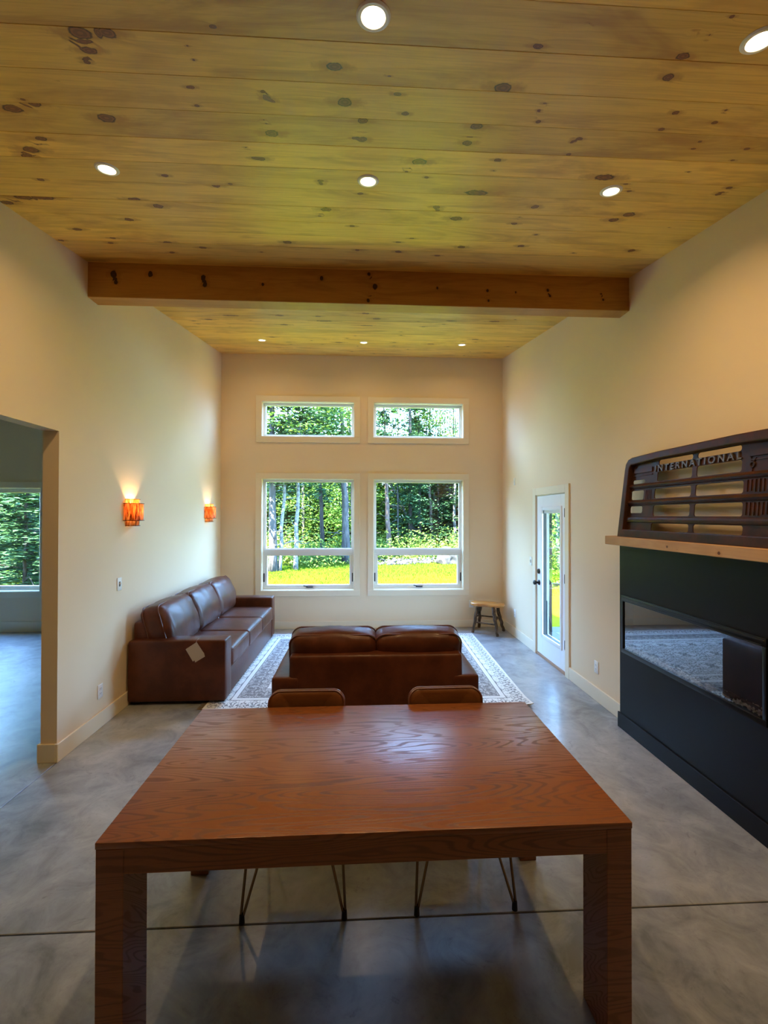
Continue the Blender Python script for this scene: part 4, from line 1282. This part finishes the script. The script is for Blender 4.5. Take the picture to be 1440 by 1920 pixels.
lv = finish('louvers', b, RUST, grille); lv['kind'] = 'stuff'
fc = bpy.data.curves.new('lettering', 'FONT')
fc.body = 'INTERNATIONAL'
fc.size = 0.062
fc.extrude = 0.005
fc.space_character = 1.42
fc.offset = 0.0012
fc.align_x = 'CENTER'
me = curve_to_mesh(fc, 'lettering')
xs = [v.co.x for v in me.vertices]; ysv = [v.co.y for v in me.vertices]
kx, ky = 0.772 / (max(xs) - min(xs)), 0.047 / (max(ysv) - min(ysv))
x_m, y_m = (max(xs) + min(xs)) / 2, min(ysv)
for v in me.vertices: v.co = Vector(((v.co.x - x_m) * kx - 0.008, (v.co.y - y_m) * ky + 0.504, v.co.z))
me.transform(G4 @ Matrix.Translation((0, 0, 0.020)))
LETM = Mat('letter_metal', metal=0.2, rough=0.45, color=(0.10, 0.075, 0.05)).m
lt_ = link_mesh('lettering', me, LETM, grille)
lt_['label'] = 'raised worn metal capital letters'

# ------------------------------------------------------------------ outside: ground, trees, boulder
GZ = -0.30
def ground_z(x, y_):
    return GZ + 0.10 * noise.noise(Vector((x * 0.12, y_ * 0.12, 3))) + (0.012 * (y_ - 26) if y_ > 26 else 0)
V, F = [], []
NX, NY = 90, 80
for j in range(NY + 1):
    for i in range(NX + 1):
        x = -60 + 120 * i / NX; y_ = -25 + 115 * j / NY
        near = -9 < x < 4 and y_ < 9
        V.append((x, y_, GZ if near else ground_z(x, y_)))
for j in range(NY):
    for i in range(NX):
        a = j * (NX + 1) + i
        cx_, cy_ = -60 + 120 * (i + .5) / NX, -25 + 115 * (j + .5) / NY
        F.append((a, a + 1, a + NX + 2, a + NX + 1))
me = bpy.data.meshes.new('ground'); me.from_pydata(V, [], F); me.shade_smooth()
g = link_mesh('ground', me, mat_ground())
tag(g, 'sunlit yellow-green lawn running up to the woods', 'ground', kind='structure')
bm = B(); box(bm, XR + WT + 0.01, 3.6, GZ - 0.05, XR + 3.4, 7.4, -0.06, 0.01, 1)
o = finish('porch_slab', bm, simple('porch_stone', (0.035, 0.042, 0.04), 0.9)); tag(o, 'pale concrete porch slab outside the glass door', 'porch', kind='structure')

bm = B(); box(bm, XR + WT + 0.01, 3.2, 2.55, XR + 2.3, 7.3, 2.70, 0.01, 1)  # slab added out of view to block skylight at the door
o = finish('sky_blocker', bm, WALL); tag(o, 'unseen flat roof sheltering the glass door outside', 'blocker', kind='structure')

LEAF_D = mat_leaf('leaf_bright', ((0.01795, 0.05386, 0.00718), (0.04488, 0.1017, 0.01316), (0.1017, 0.1436, 0.01795)))
LEAF_C = mat_leaf('leaf_conifer', ((0.008378, 0.02992, 0.01316), (0.01915, 0.05386, 0.02154), (0.0359, 0.0778, 0.02692)), 0.2)
LEAF_S = mat_leaf('leaf_shrub', ((0.01795, 0.04788, 0.008378), (0.04788, 0.09574, 0.01197), (0.1316, 0.1556, 0.02992)))
BARK_G = mat_bark('bark_grey', (0.0135, 0.01215, 0.01134), (0.0351, 0.0324, 0.03105), (0.0594, 0.054, 0.0513))
BARK_B = mat_bark('bark_birch', (0.027, 0.02565, 0.0243), (0.0918, 0.0891, 0.0837), (0.1296, 0.1242, 0.1161), (6, 6, 9))
BARK_D = mat_bark('bark_dark', (0.00675, 0.0054, 0.00459), (0.01755, 0.01404, 0.01134), (0.0297, 0.0243, 0.02025))
BARK_R = mat_bark('bark_red', (0.0243, 0.0162, 0.01215), (0.0594, 0.0405, 0.03105), (0.0891, 0.0675, 0.054))

def leaf_mesh(name, centers, sizes, rng, flat=0.5):
    """each leaf spray is a bent pair of quads"""
    n = len(centers)
    c = np.asarray(centers); s = np.asarray(sizes)[:, None]
    az = rng.uniform(0, 2 * np.pi, n)
    d = np.stack([np.cos(az), np.sin(az), rng.uniform(-0.9, 0.5, n)], 1); d /= np.linalg.norm(d, axis=1)[:, None]
    nrm = rng.normal(size=(n, 3)); nrm[:, 2] = np.abs(nrm[:, 2]) + flat
    sd = np.cross(d, nrm); sd /= np.linalg.norm(sd, axis=1)[:, None]
    nn = np.cross(sd, d)
    P = np.stack([c - d * s, c - sd * s * 0.45 + nn * s * 0.15, c + d * s, c + sd * s * 0.45 + nn * s * 0.15], 1).reshape(-1, 3)
    idx = np.arange(n)[:, None] * 4
    tris = np.concatenate([idx + np.array([[0, 1, 2]]), idx + np.array([[0, 2, 3]])], 1).reshape(-1, 3)
    me = bpy.data.meshes.new(name)
    me.vertices.add(len(P)); me.vertices.foreach_set('co', P.astype(np.float32).ravel())
    me.loops.add(tris.size); me.loops.foreach_set('vertex_index', tris.astype(np.int32).ravel())
    me.polygons.add(len(tris)); me.polygons.foreach_set('loop_start', np.arange(0, tris.size, 3, dtype=np.int32))
    me.update(calc_edges=True)
    return me

def conifer_leaves(seed, h, z0, n_br, spread, per, big=1.0):
    rng = np.random.default_rng(seed)
    cs, ss = [], []
    for i in range(n_br):
        t = rng.random() ** 0.9
        z = z0 + (h - z0) * t
        L = spread * (1 - 0.75 * t) * rng.uniform(0.5, 1.0)
        a = rng.uniform(0, 2 * np.pi)
        u = rng.uniform(0.12, 1.0, per)
        droop = -0.35 * L * u ** 1.6
        off = rng.normal(size=(per, 3)) * np.array([0.16, 0.16, 0.09]) * (0.5 + u[:, None])
        p = np.stack([np.cos(a) * L * u, np.sin(a) * L * u, z + droop], 1) + off
        cs.append(p); ss.append(rng.uniform(0.06, 0.15, per) * big)
    return leaf_mesh('conifer_foliage', np.concatenate(cs), np.concatenate(ss), rng, 0.8)

def broad_leaves(seed, h, z0, n_cl, spread, per, big=1.0):
    rng = np.random.default_rng(seed)
    cs, ss = [], []
    for i in range(n_cl):
        t = rng.random()
        z = z0 + (h - z0) * t
        r = spread * math.sqrt(max(0.08, 1 - (2 * t - 1) ** 2)) * rng.uniform(0.2, 1.0)
        a = rng.uniform(0, 2 * np.pi)
        c0 = np.array([np.cos(a) * r, np.sin(a) * r, z])
        p = c0 + rng.normal(size=(per, 3)) * np.array([0.42, 0.42, 0.26])
        cs.append(p); ss.append(rng.uniform(0.045, 0.10, per) * big)
    return leaf_mesh('broad_foliage', np.concatenate(cs), np.concatenate(ss), rng, 0.4)

FOL = {'conifer': [conifer_leaves(11 + i, 14, 0.9 + i * 0.7, 190, 2.6, 44) for i in range(3)],
       'broad': [broad_leaves(31 + i, 12, 1.4 + i * 0.7, 125, 2.6, 70) for i in range(3)],
       'far_conifer': [conifer_leaves(71 + i, 13, 0.2, 230, 2.9, 30, 2.0) for i in range(2)],
       'far_broad': [broad_leaves(81 + i, 12, 0.3, 150, 2.8, 46, 2.2) for i in range(2)],
       'bush': [broad_leaves(51 + i, 3.2, 0.2, 46, 1.25, 80) for i in range(2)]}

def trunk_mesh(seed, h, r, lean, twigs=10):
    rr_ = random.Random(seed)
    b = B()
    n = 12
    pts, rad = [], []
    for i in range(n + 1):
        t_ = i / n
        pts.append((lean[0] * h * t_ + rr_.uniform(-.03, .03) * (0 < i), lean[1] * h * t_ + rr_.uniform(-.03, .03) * (0 < i), -0.15 + (h + 0.15) * t_))
        rad.append(r * (1.25 if i == 0 else 1.0) * (1 - 0.72 * t_) + 0.01)
    tube(b, pts, rad, 10)
    for k_ in range(twigs):
        t_ = rr_.uniform(0.1, 0.8)
        p = Vector(pts[int(t_ * n)])
        a = rr_.uniform(0, 2 * PI); L = rr_.uniform(0.4, 1.3)
        tube(b, [p, p + Vector((math.cos(a) * L * .5, math.sin(a) * L * .5, rr_.uniform(-.1, .25))), p + Vector((math.cos(a) * L, math.sin(a) * L, rr_.uniform(-.3, .3)))], [0.022, 0.014, 0.005], 5)
    me = bpy.data.meshes.new('trunk')
    b.to_mesh(me); b.free(); me.shade_smooth()
    return me

def tree(x, y_, r, h, bark, fol, label, lean=(0, 0), group='trees at the edge of the lawn', name='woodland_tree', zs=1.0, zoff=0.0, trunk=None, seed=None):
    seed = int(abs(x * 131 + y_ * 17)) if seed is None else seed
    if trunk is None and h > 9: h = h * 0.56
    t = thing(name, label, 'tree', (x, y_, ground_z(x, y_)), RS.uniform(0, 6.28), group)
    if any(lean): t.rotation_euler = (0, 0, 0)
    me = trunk or trunk_mesh(seed, h, r, lean)
    if trunk:
        o = bpy.data.objects.new('trunk', me); C.objects.link(o); o.parent = t
        if not me.materials: me.materials.append(bark)
    else: link_mesh('trunk', me, bark, t)
    if fol:
        fm = FOL[fol][seed % len(FOL[fol])]
        o = bpy.data.objects.new('foliage', fm); C.objects.link(o); o.parent = t
        o['kind'] = 'stuff'
        if not fm.materials: fm.materials.append({'conifer': LEAF_C, 'broad': LEAF_D, 'bush': LEAF_S, 'far_conifer': LEAF_C, 'far_broad': LEAF_D}[fol])
        o.scale = (zs, zs, h / 12.0 if fol != 'bush' else zs)
        o.location = (lean[0] * h * 0.4, lean[1] * h * 0.4, zoff)
    return t

# trees that can be told apart through the tall windows
tree(-3.32, 17.1, 0.155, 15, BARK_G, 'conifer', 'thick grey trunk at the sofa-side edge of the lawn', (-0.004, 0), zoff=2.5)
tree(-3.10, 17.25, 0.07, 12, BARK_B, 'broad', 'thin pale leaning trunk beside the thick grey one', (0.055, 0), zoff=2.2)
tree(-2.53, 17.6, 0.082, 13, BARK_B, 'conifer', 'straight speckled white trunk on the lawn edge', (0.02, 0), zoff=3.4)
tree(-1.76, 20.8, 0.10, 14, BARK_D, 'conifer', 'dark slightly bowed trunk in the middle of the sofa-side window', (-0.03, 0), zoff=2.4)
tree(-0.59, 20.0, 0.17, 15, BARK_G, 'broad', 'thick mossy trunk behind the window mullion', (-0.045, 0), zoff=3.5)
tree(-0.80, 20.6, 0.08, 14, BARK_G, None, 'slim grey trunk just behind the thick mossy one', (-0.012, 0))
tree(-0.33, 21.2, 0.085, 14, BARK_R, None, 'pinkish trunk right of the thick mossy one', (-0.03, 0))
tree(1.58, 25.4, 0.15, 15, BARK_R, 'conifer', 'pinkish leaning trunk at the edge of the stool-side window', (-0.035, 0), zoff=2.6)
tree(2.25, 26.5, 0.05, 8, BARK_G, None, 'thin grey stem next to the pinkish leaning trunk', (-0.03, 0))
tree(3.65, 27.8, 0.12, 15, BARK_D, 'conifer', 'dark upright trunk in the middle of the stool-side window', (-0.01, 0), zoff=2.8)
tree(4.67, 29.1, 0.105, 15, BARK_R, 'broad', 'reddish slender trunk beyond the boulder', (-0.05, 0), zoff=3.2)
tree(5.16, 31.7, 0.06, 14, BARK_B, 'broad', 'very thin white trunk left of two pale ones', (0.008, 0), zoff=4.0)
tree(5.45, 31.2, 0.075, 14, BARK_B, None, 'pale trunk between the reddish one and the birch', (-0.015, 0))
tree(6.07, 32.9, 0.08, 15, BARK_B, 'broad', 'straight white birch trunk behind the boulder', (0.015, 0), zoff=4.0)
tree(6.00, 28.6, 0.10, 15, BARK_B, 'broad', 'thick white birch at the far edge of the stool-side window', (0.005, 0), zoff=4.2)
t = tree(4.10, 28.7, 0.10, 5.6, BARK_G, None, 'dead trunk leaning diagonally across the stool-side window', (-0.52, 0.05))
# sunlit leafy trees close to the house, seen through the glass door and the opening
tree(6.1, 13.2, 0.04, 3.0, BARK_G, 'bush', 'sunlit yellow-green bush just outside the glass door', name='leafy_bush')
tree(9.0, 21.3, 0.09, 8, BARK_D, 'conifer', 'dark evergreen seen through the door glass', zoff=-1.0)
tree(11.2, 23.0, 0.10, 9, BARK_G, 'broad', 'leafy tree behind the bush at the glass door', zoff=-1.8)
tree(-9.9, 13.8, 0.05, 4.0, BARK_D, 'conifer', 'low evergreen outside the dim window beyond the opening', zoff=-1.0)
tree(-11.9, 15.0, 0.05, 4.2, BARK_D, 'conifer', 'second low evergreen, farther left outside the dim window', zoff=-1.0)
tree(-11.6, 16.4, 0.09, 7.5, BARK_D, 'conifer', 'dark evergreen nearest the dim window beyond the opening', zoff=-1.0)
tree(-13.6, 18.0, 0.09, 8, BARK_D, 'conifer', 'dark evergreen farther left outside the dim window', zoff=-1.2)
tree(-15.0, 20.5, 0.10, 9, BARK_D, 'broad', 'leafy tree behind the evergreens outside the dim window', zoff=-1.5)

# the woods behind, copies of a few trunks
TR = [trunk_mesh(70 + i, 15, (0.10, 0.075, 0.12, 0.06)[i], (0.006 * (i - 1), 0), 8) for i in range(4)]
for me, mt in zip(TR, (BARK_G, BARK_B, BARK_D, BARK_G)): me.materials.append(mt)
cnt = 0
KIND = ('grey-trunked', 'pale-trunked', 'dark-trunked', 'thin grey-stemmed')
rg = random.Random(5)
for row, (ya, n_) in enumerate(((23.5, 9), (27.5, 15), (32.0, 19), (37.0, 22), (43.0, 24))):
    for i in range(n_):
        sp_ = 0.60 * ya + 5
        x = -sp_ + 2 * sp_ * (i + rg.uniform(0.15, 0.85)) / n_
        y_ = ya + rg.uniform(-2, 2)
        if row == 0 and -0.2 < x / y_ < 0.27: continue
        fol = ('far_' if row > 1 else '') + ('conifer' if rg.random() < 0.5 else 'broad')
        tree(x, y_, 0.1, rg.uniform(6.5, 9.5), None, fol, KIND[cnt % 4] + (' evergreen' if 'conifer' in fol else ' leafy tree') + ' deep in the woods behind the lawn', group=KIND[cnt % 4] + (' evergreens' if 'conifer' in fol else ' leafy trees') + ' deep in the woods', zs=rg.uniform(0.9, 1.3), zoff=rg.uniform(-1.4, -0.3), trunk=TR[cnt % 4], seed=cnt)
        cnt += 1
# undergrowth along the wood edge: nobody could count it
rng = np.random.default_rng(3)
cs = []
for i in range(520):
    x = rng.uniform(-16, 16)
    edge = 18.2 + 0.25 * max(0, x + 1.5) + 1.2 * math.sin(x * 0.9)
    y_ = edge + rng.gamma(2.0, 2.6)
    hgt = rng.uniform(0.3, 1.5)
    n_ = 70
    p = np.array([x, y_, ground_z(x, y_) + hgt * 0.45]) + rng.normal(size=(n_, 3)) * np.array([0.35, 0.35, hgt * 0.32])
    p[:, 2] = np.maximum(p[:, 2], ground_z(x, y_) + 0.03)
    cs.append(p)
cs = np.concatenate(cs)
ug = link_mesh('undergrowth', leaf_mesh('undergrowth', cs, rng.uniform(0.04, 0.10, len(cs)), rng, 0.3), LEAF_S)
tag(ug, 'tangle of shrubs and ferns along the edge of the woods', 'undergrowth', kind='stuff')
# rough grass
cs = []
for i in range(26000):
    x = rng.uniform(-8, 12); y_ = rng.uniform(11.5, 21.5)
    cs.append((x, y_, ground_z(x, y_) + rng.uniform(0.0, 0.07)))
n_ = len(cs); c = np.array(cs)
az = rng.uniform(0, 6.28, n_); hh = rng.uniform(0.03, 0.11, n_)[:, None]
sd = np.stack([np.cos(az), np.sin(az), np.zeros(n_)], 1) * 0.012
tip = np.stack([rng.normal(size=n_) * 0.35, rng.normal(size=n_) * 0.35, np.ones(n_)], 1) * hh
c[:, 2] = [ground_z(a[0], a[1]) - 0.005 for a in c]
P = np.stack([c - sd, c + sd, c + tip], 1).reshape(-1, 3)
me = bpy.data.meshes.new('grass_blades')
me.vertices.add(len(P)); me.vertices.foreach_set('co', P.astype(np.float32).ravel())
me.loops.add(n_ * 3); me.loops.foreach_set('vertex_index', np.arange(n_ * 3, dtype=np.int32))
me.polygons.add(n_); me.polygons.foreach_set('loop_start', np.arange(0, n_ * 3, 3, dtype=np.int32))
me.update(calc_edges=True)
gb = link_mesh('grass', me, mat_leaf('grass_blade', ((0.016, 0.040, 0.003), (0.034, 0.056, 0.0035), (0.06, 0.078, 0.005)), 0.3, 0.0))
tag(gb, 'short sunlit grass blades covering the lawn', 'grass', kind='stuff')

# boulder and the stony strip
STONE = Mat('pale_stone', rough=0.8)
ns_ = STONE.noise(STONE.coords(), 5.0, 5, 0.65)
STONE.set(color=STONE.ramp(ns_, [(0.35, (0.0045, 0.0045, 0.0044)), (0.55, (0.011, 0.0108, 0.0105)), (0.7, (0.018, 0.0177, 0.0172))]))
STONE.bump(ns_, 0.5, 0.03)
def rock(name, loc, s, seed, parent=None):
    b = B()
    bmesh.ops.create_icosphere(b, subdivisions=4 if s[0] > 0.3 else 2, radius=1.0)
    for v in b.verts:
        d = 1 + 0.42 * noise.noise(v.co * 1.3 + Vector((seed, 0, 0))) + 0.16 * noise.noise(v.co * 3.1 + Vector((0, seed, 0)))
        v.co = Vector((v.co.x * d * s[0], v.co.y * d * s[1], max(v.co.z, -0.5) * d * s[2]))
    return finish(name, b, STONE.m, parent, loc, angle=28)
o = rock('boulder', (3.72, 19.3, ground_z(3.72, 19.3) + 0.18), (0.46, 0.42, 0.50), 4.2)
tag(o, 'pale grey boulder on the lawn, seen through the stool-side window', 'boulder')
b = B()
for i in range(230):
    x = RS.uniform(0.6, 5.2); y_ = 19.6 + 0.25 * (x - 0.6) + RS.uniform(-0.9, 1.3)
    s_ = RS.uniform(0.04, 0.16)
    mm = Matrix.Translation((x, y_, ground_z(x, y_) + s_ * 0.3)) @ Matrix.Rotation(RS.uniform(0, 6), 4, 'Z') @ Matrix.Diagonal((s_, s_ * RS.uniform(.6, 1), s_ * .6, 1))
    bmesh.ops.create_icosphere(b, subdivisions=1, radius=1.0, matrix=mm)
o = finish('stony_strip', b, STONE.m, angle=20)
tag(o, 'strip of loose grey stones at the edge of the lawn', 'stones', kind='stuff')
